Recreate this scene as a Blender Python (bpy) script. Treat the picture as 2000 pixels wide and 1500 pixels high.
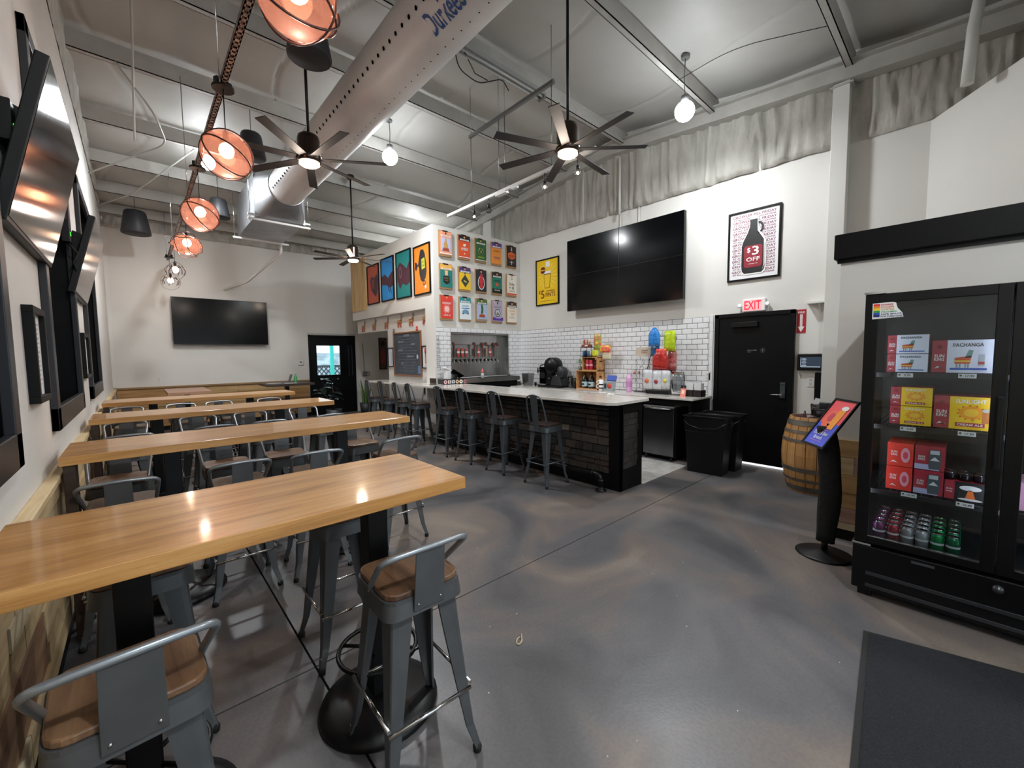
import bpy, math, random
from mathutils import Vector, Matrix, noise
PI = math.pi
random.seed(7)
sc = bpy.context.scene
for o in list(bpy.data.objects): bpy.data.objects.remove(o)
COL = sc.collection
# ---------------------------------------------------------------- camera
F = Vector((0.66958, 0.73944, -0.06976)); F.normalize()
yaw, pit, rol = 0.73588354, -0.06981988, -0.01096439
cy, sy, cp, sp = math.cos(yaw), math.sin(yaw), math.cos(pit), math.sin(pit)
F = Vector((sy*cp, cy*cp, sp)); R0 = Vector((cy, -sy, 0)); U0 = R0.cross(F)
RT = R0*math.cos(rol) + U0*math.sin(rol); UP = U0*math.cos(rol) - R0*math.sin(rol)
cam = bpy.data.cameras.new('camera'); camo = bpy.data.objects.new('camera', cam); COL.objects.link(camo)
M = Matrix((RT, UP, -F)).transposed().to_4x4(); M.translation = (0, 0, 1.6); camo.matrix_world = M
cam.sensor_fit = 'HORIZONTAL'; cam.sensor_width = 36.0; cam.lens = 36.0*806.93/2000; cam.clip_start = 0.02; cam.clip_end = 200
sc.camera = camo
# ---------------------------------------------------------------- world, exposure
sc.view_settings.view_transform = 'Standard'; sc.view_settings.look = 'None'; sc.view_settings.gamma = 1
sc.view_settings.use_curve_mapping = False; sc.view_settings.exposure = -0.12
w = bpy.data.worlds.new('sky'); sc.world = w; w.use_nodes = True
bg = w.node_tree.nodes['Background']; bg.inputs[0].default_value = (0.80, 0.90, 1.0, 1); bg.inputs[1].default_value = 3.2
sc.cycles.use_denoising = True
sc.cycles.max_bounces = 8; sc.cycles.diffuse_bounces = 5; sc.cycles.glossy_bounces = 4; sc.cycles.transparent_max_bounces = 12
sc.cycles.sample_clamp_indirect = 4.0; sc.cycles.caustics_reflective = False; sc.cycles.caustics_refractive = False
def area(name, loc, size, rot, power, color=(1, 1, 1), sy_=None, portal=False, shape='RECTANGLE'):
    l = bpy.data.lights.new(name, 'AREA'); l.shape = shape; l.size = size
    if shape in ('RECTANGLE', 'ELLIPSE'): l.size_y = sy_ or size
    l.energy = power; l.color = color
    o = bpy.data.objects.new(name, l); o.location = loc; o.rotation_euler = rot; COL.objects.link(o)
    if portal: l.cycles.is_portal = True
    return o
area('storefront_window_light', (1.8, -2.86, 1.5), 3.6, (PI/2, 0, 0), 0, (1, 1, 1), 2.4, portal=True)
area('door_window_light', (4.0, 12.3, 1.5), .7, (-PI/2, 0, 0), 0, (1, 1, 1), .9, portal=True)
def point(name, loc, power, color, r=.06):
    l = bpy.data.lights.new(name, 'POINT'); l.energy = power; l.color = color; l.shadow_soft_size = r
    o = bpy.data.objects.new(name, l); o.location = loc; COL.objects.link(o); return o
# ---------------------------------------------------------------- colours and materials
def hx(h):
    h = h.lstrip('#'); r = []
    for i in (0, 2, 4):
        v = int(h[i:i+2], 16)/255; r.append(v/12.92 if v <= .04045 else ((v+.055)/1.055)**2.4)
    return (*r, 1)
MATS = {}
def mat(name, col=None, rough=.5, metal=0.0, emit=0, ecol=None, noise_=None, bump=None, coat=0, spec=.5, alpha=1, trans=0):
    """noise_=(scale, colour2, lo, hi, stretch)  bump=(scale, strength, stretch)"""
    if name in MATS: return MATS[name]
    m = bpy.data.materials.new(name); m.use_nodes = True; MATS[name] = m
    nt = m.node_tree; b = nt.nodes['Principled BSDF']
    c = hx(col) if isinstance(col, str) else (*col, 1)
    b.inputs['Base Color'].default_value = c; b.inputs['Roughness'].default_value = rough
    b.inputs['Metallic'].default_value = metal; b.inputs['Specular IOR Level'].default_value = spec
    if coat: b.inputs['Coat Weight'].default_value = coat; b.inputs['Coat Roughness'].default_value = .08
    if trans: b.inputs['Transmission Weight'].default_value = trans
    if emit:
        b.inputs['Emission Color'].default_value = hx(ecol or col); b.inputs['Emission Strength'].default_value = emit
    m.diffuse_color = c
    tc = None
    def coords(stretch):
        nonlocal tc
        tc = tc or nt.nodes.new('ShaderNodeTexCoord')
        mp = nt.nodes.new('ShaderNodeMapping'); mp.inputs['Scale'].default_value = stretch
        nt.links.new(tc.outputs['Object'], mp.inputs['Vector']); return mp
    if noise_:
        s, c2, lo, hi, st = noise_
        n = nt.nodes.new('ShaderNodeTexNoise'); n.inputs['Scale'].default_value = s; n.inputs['Detail'].default_value = 6
        n.inputs['Roughness'].default_value = .6
        nt.links.new(coords(st).outputs[0], n.inputs['Vector'])
        r = nt.nodes.new('ShaderNodeValToRGB'); r.color_ramp.elements[0].position = lo; r.color_ramp.elements[1].position = hi
        r.color_ramp.elements[0].color = c; r.color_ramp.elements[1].color = hx(c2)
        nt.links.new(n.outputs['Fac'], r.inputs[0]); nt.links.new(r.outputs[0], b.inputs['Base Color'])
    if bump:
        s, k, st = bump
        n = nt.nodes.new('ShaderNodeTexNoise'); n.inputs['Scale'].default_value = s; n.inputs['Detail'].default_value = 5
        nt.links.new(coords(st).outputs[0], n.inputs['Vector'])
        bp = nt.nodes.new('ShaderNodeBump'); bp.inputs['Strength'].default_value = k; bp.inputs['Distance'].default_value = .02
        nt.links.new(n.outputs['Fac'], bp.inputs['Height']); nt.links.new(bp.outputs[0], b.inputs['Normal'])
    return m
U1 = (1, 1, 1)
WALL = mat('painted_drywall', '#dcdad5', .7, noise_=(1.2, '#d4d2cd', .3, .8, U1))
FOAM = mat('sprayed_foam', '#b4b1a9', .75, noise_=(5, '#96938b', .35, .7, (1, 1, .35)), bump=(25, .5, (1, 1, .5)))
CEIL = mat('insulation_sheeting', '#b6b5b0', .55, noise_=(.7, '#a8a6a1', .3, .75, U1), bump=(3, .25, U1))
STEELP = mat('painted_steel', '#b3b1ab', .5, noise_=(3, '#a09d97', .35, .75, U1))
WHITEM = mat('white_paint', '#dcdad6', .45)
BLACKP = mat('black_paint', '#08090b', .45, spec=.18, bump=(20, .05, U1))
BLACKM = mat('black_metal', '#08080a', .4, .1, spec=.35)
BLACKPL = mat('black_plastic', '#070709', .42, spec=.35)
GUN = mat('gunmetal', '#5d5f61', .36, .4, noise_=(6, '#525456', .35, .7, U1))
GUND = mat('gunmetal_dark', '#50565b', .38, .45); RAIL = mat('gunmetal_lit', '#8f959a', .32, .6)  # rail copy of the gunmetal, paler because its lighting is painted in
STEEL = mat('stainless', '#b4b4b2', .28, .95, noise_=(4, '#8e8e8c', .3, .8, (1, 1, .15)))
CHROME = mat('chrome', '#d6d6d6', .12, 1)
GALV = mat('galvanised', '#b9bcc0', .35, .8, noise_=(3, '#9a9da2', .35, .7, U1))
SILVERF = mat('silver_duct_fabric', '#d0d0d1', .48, .05, noise_=(1.5, '#c2c1c1', .3, .75, U1), bump=(2.5, .35, (1, .4, 1)))
RUBBER = mat('rubber', '#131314', .8)
TVS = mat('tv_screen', '#040507', .14, 0, spec=.16)
QUARTZ = mat('quartz', '#d7d3cc', .16, noise_=(9, '#c2bdb5', .45, .75, U1), coat=.3)
TILE = mat('white_glazed_tile', '#e6e6e8', .12, coat=.4)
GROUT = mat('dark_grout', '#4a4a4c', .85)
DARKW = mat('dark_wood', '#3b2a20', .45, noise_=(3, '#2a1c14', .3, .7, (1, 8, 8)))
PAPER = mat('white_paper', '#e8e8ea', .6)
CHALK = mat('chalkboard', '#3b424c', .7, noise_=(5, '#4c545f', .35, .75, U1))
RED = mat('red_print', '#c0202c', .5); DRED = mat('dark_red_print', '#8e1c2c', .5)
WHT = mat('white_print', '#f0f0f0', .5); BLK = mat('black_print', '#121214', .5)
YEL = mat('yellow_print', '#f0c713', .5); ORG = mat('orange_print', '#ef8a2c', .5)
def wood_long(name, c1, c2, c3, axis=0, rough=.3, coat=.25, sc_=1.0):
    m = bpy.data.materials.new(name); m.use_nodes = True; MATS[name] = m; nt = m.node_tree; b = nt.nodes['Principled BSDF']
    tc = nt.nodes.new('ShaderNodeTexCoord'); mp = nt.nodes.new('ShaderNodeMapping')
    st = [7*sc_]*3; st[axis] = .55*sc_; mp.inputs['Scale'].default_value = st
    oi = nt.nodes.new('ShaderNodeObjectInfo'); ad = nt.nodes.new('ShaderNodeVectorMath'); ad.operation = 'ADD'
    nt.links.new(tc.outputs['Object'], ad.inputs[0]); nt.links.new(oi.outputs['Location'], ad.inputs[1]); nt.links.new(ad.outputs[0], mp.inputs[0])
    n = nt.nodes.new('ShaderNodeTexNoise'); n.inputs['Scale'].default_value = 2.2; n.inputs['Detail'].default_value = 8; n.inputs['Roughness'].default_value = .65; n.inputs['Distortion'].default_value = .6
    nt.links.new(mp.outputs[0], n.inputs['Vector'])
    r = nt.nodes.new('ShaderNodeValToRGB'); e = r.color_ramp.elements; e[0].position = .32; e[1].position = .70
    e[0].color = hx(c1); e[1].color = hx(c3); k = e.new(.5); k.color = hx(c2)
    nt.links.new(n.outputs['Fac'], r.inputs[0]); nt.links.new(r.outputs[0], b.inputs['Base Color'])
    n2 = nt.nodes.new('ShaderNodeTexNoise'); n2.inputs['Scale'].default_value = 14; nt.links.new(mp.outputs[0], n2.inputs['Vector'])
    bp = nt.nodes.new('ShaderNodeBump'); bp.inputs['Strength'].default_value = .08; bp.inputs['Distance'].default_value = .01
    nt.links.new(n2.outputs['Fac'], bp.inputs['Height']); nt.links.new(bp.outputs[0], b.inputs['Normal'])
    b.inputs['Roughness'].default_value = rough; b.inputs['Coat Weight'].default_value = coat; b.inputs['Coat Roughness'].default_value = .09
    m.diffuse_color = hx(c2)
    return m
OAK = wood_long('oak_top', '#9a6b36', '#c08c4f', '#d2a268', 0, coat=.5)
WALNUT = wood_long('walnut_seat', '#483223', '#6c4f39', '#83654a', 1, .35, .2)
PINEZ = wood_long('pine_upright', '#b08a55', '#cfae7c', '#ddc193', 2, .6, 0)
PINEX = wood_long('pine_cap', '#b49a70', '#cdb68c', '#dac79f', 1, .6, 0)
CRATE = wood_long('crate_pine', '#a06c3c', '#c08a54', '#cf9c68', 1, .6, 0)
BARREL = wood_long('barrel_oak', '#8f6437', '#b58650', '#c69a64', 2, .5, .1)
PLK = [wood_long('plank_%s' % n, *c, rough=.75, coat=0, axis=1) for n, c in dict(
    honey=('#8c6a42', '#a98757', '#bf9c6b'), grey=('#7c7566', '#9a917e', '#b0a892'), tan=('#96805c', '#b49d76', '#c6b28c'),
    brown=('#5c4330', '#7a5c42', '#927254'), rosy=('#7a5c4c', '#967667', '#a88a7a'), pale=('#a89a7c', '#c2b494', '#d2c6a8')).items()]
PLKX = [wood_long('board_%s' % n, *c, rough=.7, coat=0, axis=0) for n, c in dict(
    honey=('#84603a', '#a67e4e', '#b98f5c'), brown=('#573c28', '#775637', '#8e6b48'), tan=('#8e7048', '#ac8c5e', '#bf9f70')).items()]
def concrete():
    m = bpy.data.materials.new('polished_concrete'); m.use_nodes = True; nt = m.node_tree; b = nt.nodes['Principled BSDF']
    tc = nt.nodes.new('ShaderNodeTexCoord')
    def nz(s, d, dist=0):
        n = nt.nodes.new('ShaderNodeTexNoise'); n.inputs['Scale'].default_value = s; n.inputs['Detail'].default_value = d; n.inputs['Distortion'].default_value = dist
        nt.links.new(tc.outputs['Object'], n.inputs['Vector']); return n
    a = nz(.9, 9, 1.2); r = nt.nodes.new('ShaderNodeValToRGB'); e = r.color_ramp.elements
    e[0].position = .3; e[0].color = hx('#424245'); e[1].position = .72; e[1].color = hx('#857b70')
    k = e.new(.46); k.color = hx('#5a595b'); k = e.new(.58); k.color = hx('#6c635e')
    nt.links.new(a.outputs['Fac'], r.inputs[0])
    f = nz(60, 3); mx = nt.nodes.new('ShaderNodeMix'); mx.data_type = 'RGBA'; mx.blend_type = 'MULTIPLY'; mx.inputs[0].default_value = .35
    r2 = nt.nodes.new('ShaderNodeValToRGB'); r2.color_ramp.elements[0].position = .35; r2.color_ramp.elements[0].color = (.6, .6, .6, 1); r2.color_ramp.elements[1].position = .6
    nt.links.new(f.outputs['Fac'], r2.inputs[0]); nt.links.new(r.outputs[0], mx.inputs[6]); nt.links.new(r2.outputs[0], mx.inputs[7])
    nt.links.new(mx.outputs[2], b.inputs['Base Color'])
    g = nz(1.7, 4); mr = nt.nodes.new('ShaderNodeMapRange'); mr.inputs[3].default_value = .24; mr.inputs[4].default_value = .5
    nt.links.new(g.outputs['Fac'], mr.inputs[0]); nt.links.new(mr.outputs[0], b.inputs['Roughness'])
    bp = nt.nodes.new('ShaderNodeBump'); bp.inputs['Strength'].default_value = .06; bp.inputs['Distance'].default_value = .01
    nt.links.new(f.outputs['Fac'], bp.inputs['Height']); nt.links.new(bp.outputs[0], b.inputs['Normal'])
    return m
CONC = concrete()
def glass(name, tint, refl=.12, dens=0.0):
    m = bpy.data.materials.new(name); m.use_nodes = True; nt = m.node_tree; nt.nodes.clear()
    out = nt.nodes.new('ShaderNodeOutputMaterial'); t = nt.nodes.new('ShaderNodeBsdfTransparent'); t.inputs[0].default_value = hx(tint)
    g = nt.nodes.new('ShaderNodeBsdfGlossy'); g.inputs['Roughness'].default_value = .03
    fr = nt.nodes.new('ShaderNodeLayerWeight'); fr.inputs[0].default_value = .35
    mr = nt.nodes.new('ShaderNodeMapRange'); mr.inputs[3].default_value = refl*.5; mr.inputs[4].default_value = min(1, refl*5)
    nt.links.new(fr.outputs['Fresnel'], mr.inputs[0])
    mx = nt.nodes.new('ShaderNodeMixShader'); nt.links.new(mr.outputs[0], mx.inputs[0]); nt.links.new(t.outputs[0], mx.inputs[1]); nt.links.new(g.outputs[0], mx.inputs[2])
    nt.links.new(mx.outputs[0], out.inputs[0]); m.diffuse_color = hx(tint); return m
def rose():
    m = glass('rose_glass', '#f2cdbc', .06); nt = m.node_tree; mx = [n for n in nt.nodes if n.type == 'MIX_SHADER'][0]; out = [n for n in nt.nodes if n.type == 'OUTPUT_MATERIAL'][0]
    tr = nt.nodes.new('ShaderNodeBsdfTranslucent'); tr.inputs[0].default_value = hx('#eeb2a2'); m2 = nt.nodes.new('ShaderNodeMixShader'); m2.inputs[0].default_value = .16
    nt.links.new(mx.outputs[0], m2.inputs[1]); nt.links.new(tr.outputs[0], m2.inputs[2]); nt.links.new(m2.outputs[0], out.inputs[0]); return m
GLASS = glass('clear_glass', '#f2f6f6'); FGLASS = glass('fridge_glass', '#eef2f2', .045); PINKG = rose(); PLAST = glass('clear_plastic', '#d8dcde', .2)
def glow(name, col, s):
    m = bpy.data.materials.new(name); m.use_nodes = True; b = m.node_tree.nodes['Principled BSDF']
    b.inputs['Base Color'].default_value = hx(col); b.inputs['Emission Color'].default_value = hx(col); b.inputs['Emission Strength'].default_value = s
    m.diffuse_color = hx(col); return m
# ---------------------------------------------------------------- mesh helpers
class MB:
    def __init__(s): s.v = []; s.f = []; s.sm = []
    def add(s, vs, fs, smooth=False):
        n = len(s.v); s.v += [tuple(v) for v in vs]; s.f += [tuple(i+n for i in f) for f in fs]; s.sm += [smooth]*len(fs); return s
    def hexa(s, p): return s.add(p, [(0, 3, 2, 1), (4, 5, 6, 7), (0, 1, 5, 4), (1, 2, 6, 5), (2, 3, 7, 6), (3, 0, 4, 7)])
    def box(s, x0, y0, z0, x1, y1, z1):
        x0, x1 = sorted((x0, x1)); y0, y1 = sorted((y0, y1)); z0, z1 = sorted((z0, z1))
        return s.hexa([(x0, y0, z0), (x1, y0, z0), (x1, y1, z0), (x0, y1, z0), (x0, y0, z1), (x1, y0, z1), (x1, y1, z1), (x0, y1, z1)])
    def obox(s, m, sx, sy_, sz):
        P = [m @ Vector((a*sx/2, b*sy_/2, c*sz/2)) for c in (-1, 1) for a, b in ((-1, -1), (1, -1), (1, 1), (-1, 1))]
        return s.hexa(P)
    def bar(s, a, b, w, h=None, up=(0, 0, 1)):
        a, b = Vector(a), Vector(b); h = h or w; d = (b-a).normalized(); u = Vector(up)
        if abs(d.dot(u)) > .99: u = Vector((0, 1, 0))
        r = d.cross(u).normalized(); u = r.cross(d)
        P = [p + r*i*w/2 + u*j*h/2 for p in (a, b) for i, j in ((-1, -1), (1, -1), (1, 1), (-1, 1))]
        return s.hexa(P)
    def tube(s, pts, r, n=8, closed=False, caps=True):
        pts = [Vector(p) for p in pts]; N = len(pts); rr = r if isinstance(r, (list, tuple)) else [r]*N
        base = len(s.v); t0 = (pts[1]-pts[0]).normalized()
        u = t0.cross(Vector((0, 0, 1)));
        if u.length < .05: u = t0.cross(Vector((1, 0, 0)))
        u.normalize(); V = []
        for i, p in enumerate(pts):
            a = pts[i-1] if (i or closed) else p; b = pts[(i+1) % N] if (i < N-1 or closed) else p
            t = (b-a).normalized(); u = (u-t*u.dot(t)).normalized(); w_ = t.cross(u)
            for k in range(n):
                q = 2*PI*k/n; V.append(p+(u*math.cos(q)+w_*math.sin(q))*rr[i])
        Fc = []
        for i in range(N if closed else N-1):
            j = (i+1) % N
            for k in range(n): Fc.append((i*n+k, i*n+(k+1) % n, j*n+(k+1) % n, j*n+k))
        s.add(V, Fc, True)
        if caps and not closed: s.add([], []); s.f += [tuple(base+k for k in reversed(range(n))), tuple(base+(N-1)*n+k for k in range(n))]; s.sm += [False, False]
        return s
    def lathe(s, prof, n=20, m=None, caps=True, smooth=True, sx=1, sy_=1):
        m = m or Matrix(); V = [m @ Vector((r*math.cos(2*PI*k/n)*sx, r*math.sin(2*PI*k/n)*sy_, z)) for r, z in prof for k in range(n)]
        Fc = [(i*n+k, i*n+(k+1) % n, (i+1)*n+(k+1) % n, (i+1)*n+k) for i in range(len(prof)-1) for k in range(n)]
        b = len(s.v); s.add(V, Fc, smooth)
        if caps: s.f += [tuple(b+k for k in reversed(range(n))), tuple(b+(len(prof)-1)*n+k for k in range(n))]; s.sm += [False, False]
        return s
    def prism(s, poly, z0, z1, m=None):
        m = m or Matrix(); n = len(poly)
        V = [m @ Vector((x, y, z)) for z in (z0, z1) for x, y in poly]
        return s.add(V, [tuple(reversed(range(n))), tuple(range(n, 2*n))] + [(k, (k+1) % n, n+(k+1) % n, n+k) for k in range(n)])
    def sphere(s, c, r, n=16, k=10, sz=1):
        return s.lathe([(r*math.sin(PI*i/k)+1e-5, -r*sz*math.cos(PI*i/k)) for i in range(k+1)], n, Matrix.Translation(c))
    def grid(s, fn, nu, nv, smooth=True):
        V = [fn(i/nu, j/nv) for j in range(nv+1) for i in range(nu+1)]
        return s.add(V, [(j*(nu+1)+i, j*(nu+1)+i+1, (j+1)*(nu+1)+i+1, (j+1)*(nu+1)+i) for j in range(nv) for i in range(nu)], smooth)
    def mesh(s, name, m):
        me = bpy.data.meshes.new(name); me.from_pydata(s.v, [], s.f); me.polygons.foreach_set('use_smooth', s.sm); me.materials.append(m); me.update(); return me
def link(name, me, parent=None, bevel=0):
    o = bpy.data.objects.new(name, me); COL.objects.link(o)
    if parent: o.parent = parent
    if bevel:
        b = o.modifiers.new('bevel', 'BEVEL'); b.width = bevel; b.segments = 2; b.limit_method = 'ANGLE'; b.angle_limit = .6
    return o
def obj(name, mb, m, parent=None, bevel=0, loc=None):
    o = link(name, mb.mesh(name, m), parent, bevel)
    if loc: o.location = loc
    return o
def struct(name, mb, m, bevel=0, parent=None):
    o = obj(name, mb, m, parent, bevel)
    if not parent: o['kind'] = 'structure'
    return o
def tag(o, label, cat, group=None):
    o['label'] = label; o['category'] = cat
    if group: o['group'] = group
    return o
def thing(name, label, cat, loc=(0, 0, 0), rz=0, group=None):
    o = bpy.data.objects.new(name, None); COL.objects.link(o); o.location = loc; o.rotation_euler = (0, 0, rz); o.empty_display_size = .1
    return tag(o, label, cat, group)
def dup(root, loc, rz, label=None, group=None):
    r = root.copy(); COL.objects.link(r); r.location = loc; r.rotation_euler = (0, 0, rz)
    if label: r['label'] = label
    if group: r['group'] = group
    for ch in list(root.children):
        c = ch.copy(); COL.objects.link(c); c.parent = r
        for g in list(ch.children):
            d = g.copy(); COL.objects.link(d); d.parent = c
    return r
def basis(o, right, up):
    r, u = Vector(right).normalized(), Vector(up).normalized(); n = r.cross(u)
    m = Matrix((r, u, n)).transposed().to_4x4(); m.translation = o; return m
TXT = {}
def txt_mesh(s, m):
    k = (s, m.name)
    if k in TXT: return TXT[k]
    cu = bpy.data.curves.new('t', 'FONT'); cu.body = s; cu.align_x = 'CENTER'; cu.align_y = 'CENTER'; cu.resolution_u = 2; cu.size = 1; cu.extrude = .004; cu.offset = .012
    o = bpy.data.objects.new('t', cu); COL.objects.link(o); me = bpy.data.meshes.new_from_object(o); bpy.data.objects.remove(o)
    me.materials.clear(); me.materials.append(m)
    xs = [v.co.x for v in me.vertices] or [0]; ys = [v.co.y for v in me.vertices] or [0]
    cx, cyy = (min(xs)+max(xs))/2, (min(ys)+max(ys))/2
    for v in me.vertices: v.co.x -= cx; v.co.y -= cyy
    TXT[k] = (me, max(xs)-min(xs), max(ys)-min(ys)); return TXT[k]
class Pl:
    """a flat printed face: 2-D drawing on a plane, layer by layer"""
    def __init__(s, parent, o, right, up): s.p = parent; s.m = basis(o, right, up); s.k = 1
    def _off(s, lay): return s.m @ Matrix.Translation((0, 0, .0012*lay))
    def rect(s, name, x, y, w_, h, m, lay=1, d=.001):
        b = MB(); b.prism([(x-w_/2, y-h/2), (x+w_/2, y-h/2), (x+w_/2, y+h/2), (x-w_/2, y+h/2)], -d, 0, s._off(lay)); return obj(name, b, m, s.p)
    def poly(s, name, pts, m, lay=1, d=.001):
        b = MB(); b.prism(pts, -d, 0, s._off(lay)); return obj(name, b, m, s.p)
    def polys(s, name, L, m, lay=1, d=.001):
        b = MB()
        for pts in L: b.prism(pts, -d, 0, s._off(lay))
        return obj(name, b, m, s.p)
    def disc(s, name, x, y, rx, ry, m, lay=1, n=20):
        return s.poly(name, [(x+rx*math.cos(2*PI*k/n), y+ry*math.sin(2*PI*k/n)) for k in range(n)], m, lay)
    def text(s, t, x, y, m, w_=None, h=None, lay=2, name='lettering', rot=0):
        me, tw, th = txt_mesh(t, m)
        if w_ and h: sx, sy_ = w_/tw, h/th
        elif w_: sx = sy_ = w_/tw
        else: sx = sy_ = h/th
        o = link(name, me, s.p)
        o.matrix_local = s._off(lay) @ Matrix.Translation((x, y, 0)) @ Matrix.Rotation(rot, 4, 'Z') @ Matrix.Diagonal((sx, sy_, .05, 1))
        return o
def ring(c, r, n=24, m=None):
    m = m or Matrix(); return [m @ Vector((c[0]+r*math.cos(2*PI*k/n), c[1]+r*math.sin(2*PI*k/n), c[2])) for k in range(n)]
def arc(pts, rad=.04, n=5):
    """round the corners of a polyline"""
    P = [Vector(p) for p in pts]; out = [P[0]]
    for i in range(1, len(P)-1):
        a, b, c = P[i-1], P[i], P[i+1]; d1 = (a-b); d2 = (c-b); k = min(rad, d1.length*.45, d2.length*.45)
        p0 = b+d1.normalized()*k; p2 = b+d2.normalized()*k
        for j in range(n+1):
            t = j/n; out.append(p0*(1-t)**2+b*2*t*(1-t)+p2*t*t)
    out.append(P[-1]); return out
# ================================================================ SETTING
XL, XR, YB, YN = -.4, 6.46, 12.1, -2.8
RIDGE = 4.4
def skin(y): return 5.42-.085*abs(y-RIDGE)
def beamz(y): return 5.04-.09*abs(y-RIDGE)
# floor slabs with saw-cut joints
YJ, XJ = 2.2, .60
fl = struct('floor', MB().box(XL-.25, YN-.2, -.12, XR+.2, YB+.2, -.03), mat('joint_dirt', '#060606', 1))
for (a, b, c, d) in ((XL, YN, XJ-.0055, YJ-.005), (XJ+.005, YN, XR, YJ-.005), (XL, YJ+.005, XJ-.0055, YB), (XJ+.005, YJ+.005, XR, YB)):
    obj('floor_slab', MB().box(a, b, -.04, c, d, 0), CONC, fl)
obj('bar_floor_coating', MB().box(4.53, 2.62, 0, 5.70, 6.42, .006), mat('light_floor_coating', '#b4b1ac', .5, noise_=(6, '#8d8a86', .4, .75, U1)), fl)
speck = MB()
for i in range(26):
    x, y = random.uniform(.9, 4), random.uniform(.2, 3)
    speck.box(x, y, 0, x+random.uniform(.003, .006), y+random.uniform(.003, .006), .0015)
o = obj('floor_crumbs', speck, mat('crumb', '#cfcabd', .8), fl); o['kind'] = 'stuff'
# left wall with three deep windows
WZ0, WZ1 = 1.19, 3.54
WIN = [(.94, 2.58), (3.70, 5.34), (6.44, 8.10)]
wl = MB(); ys = [YN]
for a, b in WIN:
    wl.box(XL-.25, ys[-1], -.1, XL, a, 5.6); wl.box(XL-.25, a, 0, XL, b, WZ0); wl.box(XL-.25, a, WZ1, XL, b, 5.6); ys.append(b)
wl.box(XL-.25, ys[-1], 0, XL, YB, 5.6)
WL = struct('wall_left', wl, WALL)
for i, (a, b) in enumerate(WIN):
    t = struct('window_%d' % (i+1), MB().box(XL-.24, a, WZ0, XL-.20, b, WZ1), mat('blackout_panel', '#08090b', .35))
    fr = MB(); T = .10
    for (y0, y1, z0, z1) in ((a-.02, a+T-.02, WZ0-.02, WZ1+.02), (b-T+.02, b+.02, WZ0-.02, WZ1+.02), (a-.02, b+.02, WZ1-T+.02, WZ1+.02), (a-.02, b+.02, WZ0-.02, WZ0+T+.02)):
        fr.box(XL-.0, y0, z0, XL+.035, y1, z1)
    obj('window_frame', fr, mat('dark_bronze_frame', '#24262b', .4, .2), t, bevel=.004)
    jb = MB(); jb.box(XL-.2, a, WZ0, XL, a+.03, WZ1); jb.box(XL-.2, b-.03, WZ0, XL, b, WZ1); jb.box(XL-.2, a, WZ1-.03, XL, b, WZ1)
    obj('window_jamb', jb, BLACKP, t); obj('window_sill', MB().box(XL-.2, a, WZ0, XL, b, WZ0+.04), mat('grey_sill', '#3a3c40', .35), t)
# back wall with door opening
bw = MB(); DX0, DX1, DZ = 3.48, 4.76, 2.21
bw.box(XL, YB, 0, DX0, YB+.2, 5.6); bw.box(DX1, YB, 0, XR, YB+.2, 5.6); bw.box(DX0, YB, DZ, DX1, YB+.2, 5.6)
WB = struct('wall_back', bw, WALL)
obj('pilaster', MB().box(XL, YB-.03, 1.0, XL+.06, YB, 4.33), WHITEM, WB)
# right wall
WR = struct('wall_right', MB().box(XR, .38, -.1, XR+.2, YB, 5.6), WALL)
# near wall with storefront glazing, partition, diagonal wall
nw = MB(); nw.box(XL-.25, YN-.2, 0, 0, YN, 5.6); nw.box(3.6, YN-.2, 0, 6.6, YN, 5.6); nw.box(0, YN-.2, 2.7, 3.6, YN, 5.6); nw.box(0, YN-.2, 0, 3.6, YN, .3)
WN = struct('wall_near', nw, WALL)
t = struct('window_4', MB().box(0, YN-.1, .3, 3.6, YN-.09, 2.7), GLASS)
fr = MB()
for x in (0, 1.2, 2.4, 3.55): fr.box(x, YN-.13, .3, x+.05, YN-.05, 2.7)
for z in (.3, 2.65): fr.box(0, YN-.13, z, 3.6, YN-.05, z+.05)
obj('window_frame', fr, BLACKM, t)
PX = 4.40
WP = struct('wall_partition', MB().box(PX, YN, 0, PX+.14, .75, 2.52), WALL)
obj('top_ledge', MB().box(PX-.06, YN, 2.36, PX+.2, .79, 2.56), BLACKP, WP, bevel=.006)
obj('ledge_lip', MB().box(PX-.03, YN, 2.33, PX, .77, 2.37), BLACKP, WP)
dg = MB(); a, b = Vector((XR, .38, 0)), Vector((4.48, -1.10, 0)); nrm = Vector((.6, -.8, 0))*.15
dg.hexa([a, b, b+nrm, a+nrm, a+Vector((0, 0, 4.06)), b+Vector((0, 0, 4.06)), b+nrm+Vector((0, 0, 4.06)), a+nrm+Vector((0, 0, 4.06))])
dg.box(4.42, YN, 2.5, 4.56, -1.08, 5.1)
struct('wall_angled', dg, WALL)
struct('wall_rear', MB().box(XR, YN, 0, XR+.2, .38, 5.6), WALL)
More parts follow.
